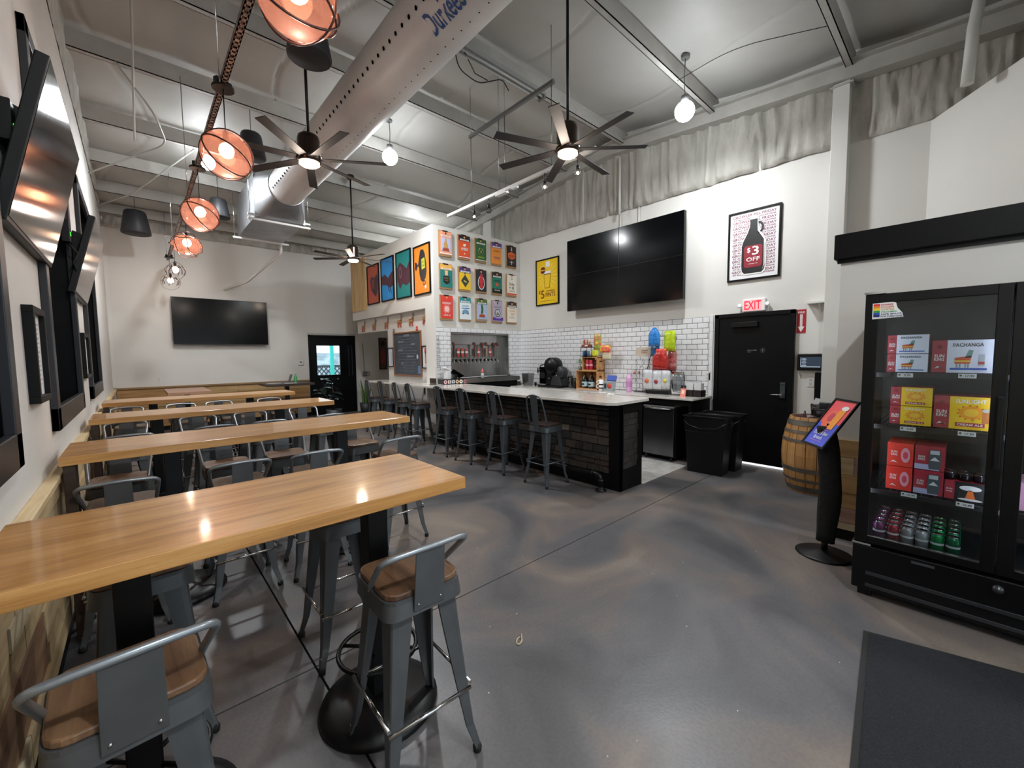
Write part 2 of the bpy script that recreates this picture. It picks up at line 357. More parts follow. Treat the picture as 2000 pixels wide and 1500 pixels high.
# cooler room that juts out
CX, CX2, CY, CYE, CT = 4.22, 4.34, 6.83, 10.80, 4.06
ck = MB()
OX0, OX1, OZ0, OZ1 = 4.58, 6.09, 1.16, 2.05
ck.box(CX, CY, 0, OX0, CY+.12, CT); ck.box(OX1, CY, 0, XR, CY+.12, CT); ck.box(OX0, CY, OZ1, OX1, CY+.12, CT); ck.box(OX0, CY, 0, OX1, CY+.12, OZ0)
ck.box(CX, CY+.12, 2.53, CX+.12, CYE, CT)            # upper side
ck.box(CX, CY+.12, 0, CX2+.1, 7.16, 2.53)           # corner post
ck.box(CX2, 7.16, 0, CX2+.1, 9.06, 2.53)
ck.box(CX2, 9.06, 2.2, CX2+.1, CYE, 2.53)
ck.box(CX+.12, CY+.12, 2.53, CX2+.1, CYE, 2.56)
ck.box(CX+.12, CYE-.12, 2.56, XR, CYE, CT); ck.box(CX+.12, CY+.12, CT-.1, XR, CYE-.12, CT-.02); ck.box(CX2+.1, 8.96, 0, XR, 9.06, 2.50)
ck.box(CX2+.1, 9.06, 2.50, XR, CYE, 2.56)
WC = struct('wall_cooler', ck, WALL)
for i in range(9):
    y0 = 9.86+i*.103; obj('wood_slat', MB().box(CX-.02, y0, 2.74, CX, y0+.097, 4.0+(.03 if i % 2 else 0)), PINEZ, WC, bevel=.003)
# door in the right wall
DR = struct('door_1', MB().box(XR-.045, 1.60, .03, XR-.005, 2.50, 2.105), BLACKP, bevel=.003)
fr = MB(); fr.box(XR-.06, 1.545, 0, XR+.01, 1.60, 2.16); fr.box(XR-.06, 2.50, 0, XR+.01, 2.56, 2.16); fr.box(XR-.06, 1.545, 2.105, XR+.01, 2.56, 2.16)
obj('door_frame', fr, BLACKP, DR, bevel=.003)
obj('threshold_glow', MB().box(XR-.03, 1.60, 0, XR-.005, 2.50, .025), mat('daylit_gap', '#f2f4f8', .5, emit=1.2), DR)  # daylight under the door, put in as an emissive strip
obj('door_closer', MB().box(XR-.09, 1.98, 1.96, XR-.045, 2.32, 2.03), BLACKM, DR, bevel=.004)
obj('lever_plate', MB().box(XR-.06, 1.63, .98, XR-.045, 1.69, 1.19), GUND, DR, bevel=.004)
lv = MB(); lv.tube([(XR-.06, 1.66, 1.03), (XR-.11, 1.66, 1.03), (XR-.115, 1.79, 1.025)], .011, 8)
obj('lever_handle', lv, CHROME, DR); obj('lock_cap', MB().box(XR-.07, 1.63, 1.175, XR-.045, 1.69, 1.195), CHROME, DR)
p = Pl(DR, (XR-.046, 2.03, 1.62), (0, -1, 0), (0, 0, 1))
gp = mat('grey_print', '#8a8a8c', .6)
p.text('EMPLOYEES', -.02, .012, gp, w_=.12, h=.012); p.text('ONLY', -.055, -.012, gp, w_=.05, h=.012); p.disc('emblem', .115, .008, .033, .04, mat('dark_emblem', '#1c1f22', .4)); p.rect('emblem_mark', .115, .01, .008, .028, gp, 2)
# back door with daylight behind its glass
DB = struct('door_2', MB().box(3.53, YB+.02, 0, 3.70, YB+.07, 2.16).box(4.33, YB+.02, 0, 4.45, YB+.07, 2.16).box(3.70, YB+.02, 0, 4.33, YB+.07, 1.10).box(3.70, YB+.02, 1.92, 4.33, YB+.07, 2.16), BLACKP)
obj('door_glass', MB().box(3.70, YB+.04, 1.10, 4.33, YB+.05, 1.92), GLASS, DB)
fr = MB(); fr.box(DX0, YB-.03, 0, 3.53, YB+.1, DZ); fr.box(4.45, YB-.03, 0, DX1, YB+.1, DZ); fr.box(DX0, YB-.03, 2.16, DX1, YB+.1, DZ)
obj('door_frame', fr, BLACKP, DB, bevel=.004)
obj('head_flashing', MB().box(DX0-.01, YB-.04, DZ, DX1+.02, YB, DZ+.05), mat('grey_flashing', '#b4b4b2', .5), DB)
lp = MB(); lp.box(4.54, YB-.05, 1.06, 4.56, YB-.03, 1.93); lp.box(4.64, YB-.05, 1.06, 4.66, YB-.03, 1.93); lp.box(4.54, YB-.05, 1.91, 4.66, YB-.03, 1.93)
obj('side_trim', lp, mat('slate_trim', '#2c3440', .3), DB)
# ground, fence and post outside the back door
gr = struct('ground_outside', MB().box(-2, YB+.2, -.1, 10, 26, -.02), mat('pale_pavement', '#c9c6c0', .9))
ps = tag(obj('post', MB().box(5.02, 14.95, 0, 5.13, 15.05, 3.2), mat('turquoise_paint', '#3fd0c4', .5)), 'turquoise post outside, seen through the back door glass', 'post')
fn = thing('lattice_fence', 'dark lattice fence outside, seen through the back door glass', 'fence', (0, 16, 0))
ft = MB()
for i in range(30):
    x = 3.2+i*.16
    ft.bar((x, 0, 0), (x+1.1, 0, 1.25), .03); ft.bar((x+1.1, .02, 0), (x, .02, 1.25), .03)
o = obj('lattice', ft, mat('lattice_paint', '#41484f', .7), fn); o['kind'] = 'stuff'
obj('rail', MB().box(3, -.03, 1.22, 9, .05, 1.3), mat('lattice_paint', '#41484f'), fn)
bl = tag(obj('neighbour_building', MB().box(-1, 22, 0, 12, 23, 1.80), mat('grey_block', '#c3d2d8', .8, noise_=(2, '#8496a0', .4, .6, (1, 1, 2)))), 'grey building beyond the lattice fence, seen through the back door glass', 'building')
# spray foam bands (real relief)
def foam_h(u, z, seed):
    r = noise.noise(Vector((u*3.6, z*.5, seed)))*.055 + abs(noise.noise(Vector((u*7, z*.9, seed+5))))*-.10 + abs(noise.noise(Vector((u*13, z*1.6, seed+9))))*-.07
    return .10+r
def band(name, fn_pos, u0, u1, zb, zt, seed, nu, nv):
    b = MB(); b.grid(lambda i, j: fn_pos(u0+(u1-u0)*i, zb(u0+(u1-u0)*i)+(zt(u0+(u1-u0)*i)-zb(u0+(u1-u0)*i))*j, foam_h(u0+(u1-u0)*i, zb(u0)+j, seed)*(1 if j > 0 else .3)), nu, nv)
    return struct(name, b, FOAM)
band('trim_1', lambda u, z, h: (XR-h, u, z), 1.2, YB, lambda u: 4.08+.02*noise.noise(Vector((u*5, 0, 1))), lambda u: beamz(u)+.25, 3, 420, 30)
band('trim_2', lambda u, z, h: (XR-h*.7, u, z), -.5, 1.1, lambda u: 4.07, lambda u: beamz(u)+.25, 8, 80, 24)
band('trim_3', lambda u, z, h: (u, YB-h, z), XL, XR, lambda u: 4.34+.008*u, lambda u: skin(YB)+.05, 13, 260, 20)
band('trim_4', lambda u, z, h: (XL+h*.35, u, z), YN, YB, lambda u: 4.62, lambda u: skin(u)+.05, 17, 200, 14)
# ceiling: two pitches of sagging insulation between purlins
PUR = [-2.2, -.55, 1.05, 2.60, 4.10, 5.35, 6.70, 8.20, 9.50, 10.72, 11.85]
def ceil_pt(i, j):
    x = XL-.1+(XR+.3-XL)*i; y = YN+(YB+.1-YN)*j
    a = max([p for p in PUR if p <= y] or [PUR[0]-1.5]); b = min([p for p in PUR if p > y] or [PUR[-1]+1.5])
    k = math.sin(PI*(y-a)/(b-a)); s = skin(y)-.05*k*(.7+.5*noise.noise(Vector((x*.8, y*.5, 3))))
    c = (x*1.0+.3*math.sin(y*1.3)) % 1.83
    s += .025*math.exp(-(c/.03)**2)+.012*noise.noise(Vector((x*2.2, y*2.2, 7)))
    return (x, y, s)
struct('ceiling', MB().grid(ceil_pt, 260, 220), CEIL)
for y in PUR:
    b = MB(); z = skin(y)-.03
    b.box(XL, y-.004, z-.2, XR, y+.004, z); b.box(XL, y-.004, z-.2, XR, y+.065, z-.19); b.box(XL, y+.057, z-.2, XR, y+.065, z-.18)
    k_ = PUR.index(y); tag(obj('roof_purlin', b, STEELP), 'painted steel roof purlin, %s' % ['behind the viewer, farthest', 'behind the viewer, nearer', 'meeting the column by the growler poster', 'carrying the bright lamp near the right wall', 'under the ridge by the fluorescent fixture', 'just past the ridge', 'sixth from the back wall at the left wall top', 'third visible from the upper left corner', 'third from the back wall', 'second from the back wall', 'nearest the back wall'][k_], 'beam', 'roof purlins')
def rafter(y0, y1):
    b = MB()
    for (a, c, w_, zz) in ((y0, y1, .17, 0), (y0, y1, .17, .2)):
        A = Vector((XR-.13, a, beamz(a)+.01+zz)); B = Vector((XR-.13, c, beamz(c)+.01+zz)); b.bar(A, B, w_, .014)
    b.bar((XR-.13, y0, beamz(y0)+.11), (XR-.13, y1, beamz(y1)+.11), .012, .2); return b
for a, c, n in ((YN, RIDGE, 'near'), (RIDGE, YB, 'far')):
    tag(obj('rafter_beam', rafter(a, c), STEELP), 'grey painted steel I-beam rafter above the foam band, %s half of the roof' % n, 'beam')
pc = thing('steel_column', 'pale steel column rising behind the partition beside the growler poster', 'column', (XR-.10, 1.15, 0))
obj('shaft', MB().box(-.07, -.09, 0, .09, .07, beamz(1.1)), mat('column_paint', '#d2d1cc', .5), pc, bevel=.004); obj('cap_plate', MB().box(-.08, -.12, beamz(1.1)-.04, .1, .10, beamz(1.1)-.02), STEELP, pc)
pc = thing('steel_column', 'pale steel column behind the cooler room by the foam wall', 'column', (XR-.12, 7.75, 0))
obj('shaft', MB().box(-.06, -.14, 3.9, .1, .14, beamz(7.75)), mat('column_paint', '#d2d1cc'), pc, bevel=.004)
# conduits on the right wall
for y, r, z0, z1 in ((4.16, .02, 4.0, 4.95), (4.95, .012, 4.08, 5.05), (4.22, .014, 3.5, 4.05), (3.86, .014, 3.5, 4.1)):
    tag(obj('conduit', MB().tube([(XR-.14 if z1 > 4.5 else XR-.02, y, z0), (XR-.14 if z1 > 4.5 else XR-.02, y, z1)], r, 8), WHITEM), 'white conduit %s the big black screen' % {4.16: 'running up the foam above', 4.95: 'thin, on the foam left of', 4.22: 'behind the left half of', 3.86: 'behind the right half of'}[y], 'pipe')
tag(obj('vent_pipe', MB().tube([(5.78, .12, 4.03), (5.76, .10, 4.5), (5.9, .05, 5.05)], .045, 12), mat('column_paint', '#d2d1cc')), 'pale round vent pipe rising above the angled wall', 'pipe')
# skirting and timber wainscot
# left wall: irregular reclaimed planks
W = obj('wainscot_backing', MB().box(XL, YN, .1, XL+.008, YB, .93), mat('wainscot_shadow', '#3a2f24', .9), WL)
def plank_wall(parent, fix, a0, a1, z0, z1, hs, mats, axis, lenr=(.6, 1.9), thick=.022):
    z = z0; i = 0
    while z < z1-.03:
        h = min(hs[i % len(hs)]*random.uniform(.85, 1.15), z1-z)
        if z1-z-h < .05: h = z1-z
        a = a0-random.uniform(0, .8)
        while a < a1:
            L = random.uniform(*lenr); s, e = max(a, a0), min(a+L-.004, a1)
            if e-s > .04:
                th = thick*random.uniform(.55, 1.35)
                b = MB()
                if axis == 'y': b.box(fix, s, z, fix+th, e, z+h-.005)
                elif axis == '-x': b.box(fix-th, s, z, fix, e, z+h-.005)
                else: b.box(s, fix-th, z, e, fix, z+h-.005)
                obj('plank', b, random.choice(mats), parent)
            a += L
        z += h; i += 1
plank_wall(WL, XL+.008, YN+1.6, YB-.03, .1, .93, [.13, .10, .15], [PLK[5], PLK[1], PLK[2], PLK[5], PLK[4], PLK[3], PLK[2]], 'y', (.45, 1.4), .026)
obj('wainscot_cap', MB().box(XL, YN, .93, XL+.055, YB, .965).box(XL, YN, .86, XL+.04, YB, .93), PINEX, WL, bevel=.004)
struct('baseboard_left', MB().box(XL, YN, 0, XL+.03, YB, .1), BLACKP)
obj('wainscot_backing', MB().box(XL+.05, YB-.008, .1, DX0-.02, YB, .93), mat('wainscot_shadow', '#3a2f24'), WB)
plank_wall(WB, YB-.008, XL+.05, DX0-.02, .1, .95, [.12, .10], PLKX, 'x')
obj('wainscot_cap', MB().box(XL+.05, YB-.06, .95, DX0-.02, YB, .99), mat('cap_rustic', '#8c6c46', .6), WB, bevel=.004)
struct('baseboard_back', MB().box(XL, YB-.03, 0, DX0, YB, .1), BLACKP)
plank_wall(WP, PX, YN, .75, .155, .86, [.14, .12, .15], [PLK[0], PLK[3], PLK[0], PLK[4], PLK[2]], '-x', (.9, 2.2))
obj('pale_base_board', MB().box(PX-.024, YN, .09, PX, .75, .15), PLK[5], WP)
struct('baseboard_right', MB().box(PX-.02, YN, 0, PX, .75, .088), BLACKP)
# subway tiles: right splashback and cooler wall
TW, TH, GAP = .163, .0815, .0045
tm = MB(); w_, h_ = TW-GAP, TH-GAP
def tile_mb(w_, h_):
    b = MB(); e = min(.005, w_*.3); b.add([(0, 0, 0), (w_, 0, 0), (w_, h_, 0), (0, h_, 0), (e, e, .007), (w_-e, e, .007), (w_-e, h_-e, .007), (e, h_-e, .007)],
        [(4, 5, 6, 7), (0, 1, 5, 4), (1, 2, 6, 5), (2, 3, 7, 6), (3, 0, 4, 7)]); return b
tile_full = tile_mb(w_, h_).mesh('tile', TILE)
def tiles(parent, o, right, L, z0, z1, hole=None, order=1, limit=300):
    """tiles along `right` from o; right edge of L first"""
    cand = []; rows = int(math.ceil((z1-z0)/TH))
    for r in range(rows):
        zz = z1-(r+1)*TH; off = -(TW/2 if r % 2 else 0); a = off
        zlo = max(zz, z0)
        if zz+TH-zlo < .015: continue
        while a < L:
            s, e = max(a, 0), min(a+TW, L)
            if e-s > .006:
                segs = [(s, e, zlo, zz+TH)]
                if hole and not (zz+TH <= hole[2]+.005 or zlo >= hole[3]-.005):
                    segs = []
                    if s < hole[0]: segs.append((s, min(e, hole[0]), zlo, zz+TH))
                    if e > hole[1]: segs.append((max(s, hole[1]), e, zlo, zz+TH))
                for q in segs:
                    if q[1]-q[0] > .006: cand.append(q)
            a += TW
    cand.sort(key=lambda q: q[0]*order)
    rest = MB(); m0 = basis((0, 0, 0), right, (0, 0, 1))
    for i, (s, e, za, zb) in enumerate(cand):
        p = Vector(o)+Vector(right)*s; p.z = za
        full = abs(e-s-TW) < 1e-6 and abs(zb-za-TH) < 1e-6
        if i < limit:
            t = link('tile', tile_full if full else tile_mb(max(.003, e-s-GAP), zb-za-GAP).mesh('tile', TILE), parent); mm = m0.copy(); mm.translation = p; t.matrix_local = mm
        else:
            mm = m0.copy(); mm.translation = p; tb = tile_mb(max(.003, e-s-GAP), zb-za-GAP); rest.add([mm @ Vector(v) for v in tb.v], tb.f)
    if rest.v: t = obj('far_tiles', rest, TILE, parent); t['kind'] = 'stuff'
obj('grout_bed', MB().box(XR-.006, 2.60, .955, XR, CY, 2.145), GROUT, WR)
tiles(WR, (XR-.0055, CY, 0), (0, -1, 0), CY-2.655, .958, 2.145, None, -1)
for i in range(15):
    z = .3+i*.125
    if z < 2.1: obj('edge_tile', MB().box(XR-.014, 2.600, z, XR, 2.6545, z+.1235), TILE, WR, bevel=.003)
obj('grout_bed', MB().box(CX+.03, CY-.004, .8, XR, CY, OZ0-.005).box(CX+.03, CY-.004, OZ0-.005, OX0, CY, 2.145).box(OX1, CY-.004, OZ0-.005, XR, CY, 2.145).box(OX0, CY-.004, OZ1, OX1, CY, 2.145), GROUT, WC)
tiles(WC, (CX+.03, CY-.004, 0), (1, 0, 0), XR-CX-.03, 1.0, 2.145, (OX0-CX-.03, OX1-CX-.03, OZ0, OZ1), 1)
obj('corner_trim', MB().box(CX-.004, CY-.006, 0, CX+.03, CY+.004, 2.53), WHITEM, WC)
# ================================================================ TABLES
def make_table(name, label, x0, x1, y0, y1, poles, wall_leg=True, top=1.07, group='long bar-height tables', mtop=OAK, ringz=True):
    cx, cyy = (x0+x1)/2, (y0+y1)/2
    t = thing(name, label, 'table', (cx, cyy, 0), 0, group)
    hx_, hy = (x1-x0)/2, (y1-y0)/2
    obj('tabletop', MB().box(-hx_, -hy, top-.05, hx_, hy, top), mtop, t, bevel=.0025)
    for px in poles:
        px -= cx
        obj('pole', MB().box(px-.045, -.045, .05, px+.045, .045, top-.06), BLACKM, t, bevel=.004)
        obj('mounting_plate', MB().box(px-.16, -.16, top-.062, px+.16, .16, top-.05), BLACKM, t)
        obj('base', MB().lathe([(.255, 0), (.262, .012), (.255, .03), (.21, .052), (.09, .075), (.06, .08)], 40, Matrix.Translation((px, 0, 0))), BLACKM, t)
        if ringz:
            fr = MB(); fr.tube(ring((px, 0, .27), .17, 32), .010, 8, closed=True)
            for a in range(4):
                q = PI/4+a*PI/2; fr.tube([(px+.04*math.cos(q), .04*math.sin(q), .27), (px+.17*math.cos(q), .17*math.sin(q), .27)], .008, 6)
            obj('foot_ring', fr, BLACKM, t)
    if wall_leg: obj('wall_leg', MB().box(-hx_+.01, -hy+.02, 0, -hx_+.06, -hy+.14, top-.05), DARKW, t, bevel=.003)
    return t
TX = -.345
make_table('high_table', 'nearest long oak table with black pole legs, in the foreground', TX, 1.04, 1.46, 2.07, (-.05, .75), False)
make_table('high_table', 'second long oak table from the foreground', TX, 1.76, 3.29, 3.84, (.14, 1.25))
make_table('high_table', 'third long oak table back with daylight glinting on its end', TX, 1.76, 5.18, 5.73, (.12, 1.22))
make_table('high_table', 'fourth and farthest long oak table, before the two small tables', TX, 1.80, 7.02, 7.58, (.13, 1.24))
make_table('small_table', 'small brown table against the back wall below the left end of the screen', .38, 1.03, 9.6, 11.0, (.70,), False, .99, 'small tables at the back', mat('rosy_wood', '#a57f66', .4))
make_table('small_table', 'small dark table at the back holding papers and a green bottle', 2.15, 3.15, 10.55, 11.5, (2.65,), False, .99, 'small tables at the back', DARKW)
# ================================================================ STOOLS
def rrect(hx_, hy, r, n=4):
    P = []
    for (sx, sy_, a0) in ((1, 1, 0), (-1, 1, PI/2), (-1, -1, PI), (1, -1, 1.5*PI)):
        for k in range(n+1):
            a = a0+PI/2*k/n; P.append((sx*(hx_-r)+r*math.cos(a), sy_*(hy-r)+r*math.sin(a)))
    return P
SH = .75
def leg_mb(sx, sy_, top=SH-.05, spread=.19, inset=.135):
    """folded sheet-metal leg: a tapering V section with a rounded outer corner"""
    b = MB(); n = 7; V = []
    ax = Vector((sx, 0, 0)); ay = Vector((0, sy_, 0))
    for k in range(n+1):
        t = k/n; z = top*(1-t)+.02*t
        c = inset+(spread-inset)*(t**1.15)+(.012 if k == n else 0)
        wd = .088*(1-t)**1.0+.026*t; th = .010
        cc = Vector((sx*c, sy_*c, z)); rr = wd*.35
        outer = [cc-ax*wd, cc-ax*rr, cc-ax*rr*.3-ay*rr*.08, cc-ax*rr*.08-ay*rr*.3, cc-ay*rr, cc-ay*wd]
        inner = [p-(ax+ay)*th for p in reversed(outer)]
        inner[0] = outer[-1]-ax*th; inner[-1] = outer[0]-ay*th
        V += outer+inner
    m = 12; Fc = [(i*m+k, i*m+(k+1) % m, (i+1)*m+(k+1) % m, (i+1)*m+k) for i in range(n) for k in range(m)]
    Fc += [tuple(range(m)), tuple(n*m+k for k in range(m))]
    if sx*sy_ < 0: Fc = [tuple(reversed(f)) for f in Fc]
    b.add(V, Fc); return b
def stool_common(t, seatm, metal):
    obj('seat', MB().prism(rrect(.152, .152, .05), SH-.016, SH+.006), seatm, t, bevel=.005)
    fr = MB(); fr.prism(rrect(.158, .158, .055), SH-.032, SH-.016)
    P1, P2 = rrect(.158, .158, .055), rrect(.163, .163, .05); n = len(P1)
    fr.add([(x, y, SH-.03) for x, y in P1]+[(x, y, SH-.085) for x, y in P2], [(k, (k+1) % n, n+(k+1) % n, n+k) for k in range(n)], True)
    obj('seat_frame', fr, metal, t)
    for sx in (-1, 1):
        for sy_ in (-1, 1):
            l = obj('leg', leg_mb(sx, sy_), metal, t)
            obj('foot_cap', MB().lathe([(.017, 0), (.019, .02), (.012, .035)], 8, Matrix.Translation((sx*.188, sy_*.188, 0))), RUBBER, l)
            obj('rivet', MB().sphere((sx*.187, sy_*.183, .075), .006, 6, 4), CHROME, l)
    c = .172
    for a, d in (((-c, -c, .27), (c, -c, .27)), ((c, -c, .29), (c, c, .29)), ((c, c, .27), (-c, c, .27)), ((-c, c, .29), (-c, -c, .29))):
        obj('footrest_bar', MB().tube([a, d], .008, 6), CHROME if metal is GUN else metal, t)
def low_stool(label, loc, rz, group):
    t = thing('bar_stool', label, 'stool', loc, rz, group); stool_common(t, WALNUT, GUN)
    # rail: from the seat sides up and back, across behind the sitter
    pts = arc([(-.150, .01, SH-.03), (-.158, -.02, SH+.01), (-.178, -.165, .90), (-.05, -.185, .912), (.05, -.185, .912), (.178, -.165, .90), (.158, -.02, SH+.01), (.150, .01, SH-.03)], .05, 5)
    obj('back_rail', MB().tube(pts, .0115, 8), RAIL, t)
    b = MB(); b.hexa([(-.062, -.168, SH-.07), (.062, -.168, SH-.07), (.062, -.162, SH-.07), (-.062, -.162, SH-.07), (-.058, -.190, .91), (.058, -.190, .91), (.058, -.184, .91), (-.058, -.184, .91)])
    pl = obj('back_plate', b, GUN, t, bevel=.002)
    obj('embossing', MB().box(-.03, -.172, SH+.03, .03, -.169, SH+.036).box(-.03, -.178, SH+.07, .03, -.175, SH+.076), GUND, pl)
    rv = MB()
    for x in (-.045, .045): rv.sphere((x, -.171, SH-.045), .005, 6, 4)
    obj('plate_rivets', rv, CHROME, pl)
    return t
G1 = 'low-backed metal stools at the long tables'
proto = low_stool('low-backed metal stool in the bottom left corner, back to us, at the nearest table', (-.06, 1.475, 0), .06, G1)
def st(x, y, rz, label): return dup(proto, (x, y, 0), rz, label)
st(.757, 1.465, -.03, 'low-backed metal stool in the foreground before the right pole of the nearest table')
st(-.03, 2.29, PI+.03, 'low-backed metal stool on the far side of the nearest table, beside its left pole')
st(.80, 2.31, PI-.02, 'low-backed metal stool on the far side of the nearest table, beside its right pole')
ordn = ['next to the left wall', 'second from the left wall', 'third from the left wall', 'at the right-hand end']
rows = [('near side of the second table', 3.36, 0, (-.11, .48, .96, 1.64)), ('far side of the second table', 4.04, PI, (-.14, .50, .94, 1.60)),
        ('near side of the third table', 5.30, 0, (-.10, .55, 1.05, 1.68)), ('far side of the third table', 6.02, PI, (-.13, .50, 1.03, 1.67)),
        ('near side of the fourth table', 7.10, 0, (-.10, .52, 1.0, 1.62)), ('far side of the fourth table', 7.86, PI, (-.14, .47, .94, 1.64))]
for rn, y, rz, xs in rows:
    for x, on in zip(xs, ordn): st(x, y+random.uniform(-.03, .03), rz+random.uniform(-.07, .07), 'low-backed metal stool on the %s, %s' % (rn, on))
def high_stool(label, loc, rz, group):
    t = thing('bar_stool', label, 'stool', loc, rz, group); stool_common(t, mat('dark_walnut', '#3c2c26', .4, noise_=(3, '#2e211c', .3, .7, (6, 1, 6))), GUND)
    pts = arc([(-.145, -.13, SH-.03), (-.150, -.165, SH+.12), (-.125, -.215, 1.09), (0, -.222, 1.125), (.125, -.215, 1.09), (.150, -.165, SH+.12), (.145, -.13, SH-.03)], .09, 6)
    obj('back_hoop', MB().tube(pts, .0095, 8), GUND, t)
    b = MB(); b.hexa([(-.045, -.166, SH-.07), (.045, -.166, SH-.07), (.045, -.160, SH-.07), (-.045, -.160, SH-.07), (-.06, -.224, 1.11), (.06, -.224, 1.11), (.06, -.218, 1.11), (-.06, -.218, 1.11)])
    obj('back_plate', b, GUND, t, bevel=.002)
    return t
G2 = 'high-backed metal stools along the bar'
ph = high_stool('high-backed dark metal stool nearest the open end of the stone-faced bar', (3.73, 3.50, 0), -PI/2, G2)
for y, l in ((4.28, 'second from the open end of the stone-faced bar'), (5.03, 'third from the open end of the stone-faced bar'), (5.66, 'at the inner end of the stone-faced bar beside the corner post'),
             (6.62, 'below the chalkboard ledge, first past the corner post'), (7.12, 'below the chalkboard ledge, second past the corner post'), (7.75, 'below the chalkboard ledge, third past the corner post'), (8.35, 'below the chalkboard ledge, farthest, beside the snake plant')):
    dup(ph, (3.73, y, 0), -PI/2+random.uniform(-.08, .08), 'high-backed dark metal stool '+l)
# ================================================================ BAR
bar = thing('bar_counter', 'long bar with white stone top and dark stone-faced front', 'bar', (4.08, 2.64, 0))
LB = 6.60-2.64
ct = MB(); ct.prism([(-.30, 0), (-.23, -.09), (.44, -.09), (.50, -.03), (.50, LB+.16), (.14, LB+.16), (.14, LB+2.40), (-.30, LB+2.40)], 1.035, 1.07)
obj('countertop', ct, QUARTZ, bar, bevel=.004)
bk = MB(); bk.box(.03, .02, 0, .44, LB, 1.035)
obj('carcass', bk, BLACKP, bar)
fr = MB(); fr.box(-.015, 0, 0, .03, .16, 1.035); fr.box(-.015, .16, 0, .03, LB, .17); fr.box(-.015, LB-.06, .17, .03, LB, 1.035); fr.box(-.015, .16, .97, .03, LB-.06, 1.035)
fr.box(-.015, 0, 0, .05, .02, 1.035); fr.box(.36, 0, 0, .45, .02, 1.035); fr.box(.05, 0, 0, .36, .02, .25); fr.box(.05, 0, .92, .36, .02, 1.035)
obj('black_frame', fr, BLACKP, bar, bevel=.004)
STN = [mat('stone_%d' % i, c, .75, noise_=(14, c2, .3, .7, U1), bump=(40, .5, U1)) for i, (c, c2) in enumerate((('#2b2725', '#1e1b1a'), ('#37302b', '#26211f'), ('#2a2a2c', '#1c1c1e'), ('#483d34', '#332b26'), ('#3c3835', '#2a2725')))]
LST = mat('pale_stone', '#857868', .75, noise_=(14, '#5f5548', .3, .7, U1), bump=(40, .5, U1))
z = .175; r = 0
while z < .965:
    h = random.choice((.062, .085, .105)); h = min(h, .968-z)
    y = .165-random.uniform(0, .15)
    while y < LB-.07:
        L = random.uniform(.11, .30); s, e = max(y, .165), min(y+L-.005, LB-.065)
        if e-s > .03:
            d = random.uniform(.004, .02); j = lambda: random.uniform(-.003, .003)
            b = MB(); b.hexa([(.03, s, z), (.03, s, z+h-.004), (.03, e, z+h-.004), (.03, e, z), (.012-d+j(), s+.006, z+.005), (.012-d+j(), s+.005, z+h-.01), (.012-d+j(), e-.006, z+h-.009), (.012-d+j(), e-.005, z+.006)])
            m_ = LST if (s < .9 and .45 < z < .68 and random.random() < .22) else (STN[3] if s < 1.2 and random.random() < .5 else random.choice(STN))
            obj('stone', b, m_, bar)
        y += L
    z += h; r += 1
z = .255
while z < .90:
    h = random.choice((.07, .09)); x = .052
    while x < .355:
        L = random.uniform(.08, .16); e = min(x+L-.004, .357)
        if e-x > .02: obj('stone', MB().box(x, random.uniform(.001, .012), z, e, .03, min(z+h-.004, .918)), random.choice(STN[:3]), bar)
        x += L
    z += h
tag(obj('foot_rail', MB().tube(arc([(3.95, 2.83, .03), (3.95, 2.83, .19), (3.95, 3.0, .19), (3.95, 6.55, .19)], .09, 6), .028, 12).lathe([(.065, 0), (.065, .015), (.035, .02), (.035, .05)], 16, Matrix.Translation((3.95, 2.83, 0))).tube([(3.95, 2.83, .10), (3.95, 2.83, .14)], .036, 12).tube([(3.95, 2.93, .19), (3.95, 2.97, .19)], .036, 12).bar((3.95, 4.6, .19), (4.07, 4.6, .19), .02).bar((3.95, 6.0, .19), (4.07, 6.0, .19), .02), BLACKM), 'black iron pipe foot rail along the bottom of the bar', 'foot rail')
for y in (7.45, 8.25, 8.9):
    tag(obj('shelf_bracket', MB().box(4.05, y-.02, 1.018, CX2, y+.02, 1.0345).box(CX2-.012, y-.02, .82, CX2, y+.02, 1.035), BLACKM), 'black bracket under the white ledge, %s' % {7.45: 'nearest the corner post', 8.25: 'midway below the chalkboard', 8.9: 'farthest, near the hallway'}[y], 'bracket')
# back counter
bc = thing('back_counter', 'white-topped work counter with black base along the tiled wall', 'counter', (XR, 2.62, 0))
obj('countertop', MB().prism([(-.70, -.04), (-.02, -.04), (-.02, 3.80), (-.70, 3.80)], .925, .955), QUARTZ, bc, bevel=.004)
obj('end_panel', MB().box(-.66, 0, 0, -.02, .03, .925), BLACKP, bc)
obj('cabinet', MB().box(-.66, .80, 0, -.02, 3.78, .925), BLACKP, bc)
obj('apron', MB().box(-.66, .03, .84, -.62, .80, .925), BLACKP, bc)
for k in range(4): obj('cabinet_door', MB().box(-.672, .82+k*.74, .1, -.66, 1.53+k*.74, .88), BLACKM, bc, bevel=.004)
uf = thing('undercounter_fridge', 'small steel-fronted fridge under the back counter', 'fridge', (5.80, 3.10, 0))
obj('body', MB().box(.03, -.25, .04, .56, .25, .80), BLACKPL, uf, bevel=.004)
d_ = obj('door', MB().box(-.03, -.245, .07, .03, .245, .80), mat('dark_stainless', '#77777a', .22, .95, noise_=(3, '#5c5c60', .3, .8, (1, 1, .2))), uf, bevel=.006)
obj('door_handle', MB().tube([(-.055, -.2, .78), (-.055, .2, .78)], .012, 8).bar((-.055, -.18, .78), (-.03, -.18, .78), .015).bar((-.055, .18, .78), (-.03, .18, .78), .015), CHROME, d_)
obj('top_cap', MB().box(-.03, -.25, .80, .56, .25, .815), STEEL, uf, bevel=.003)
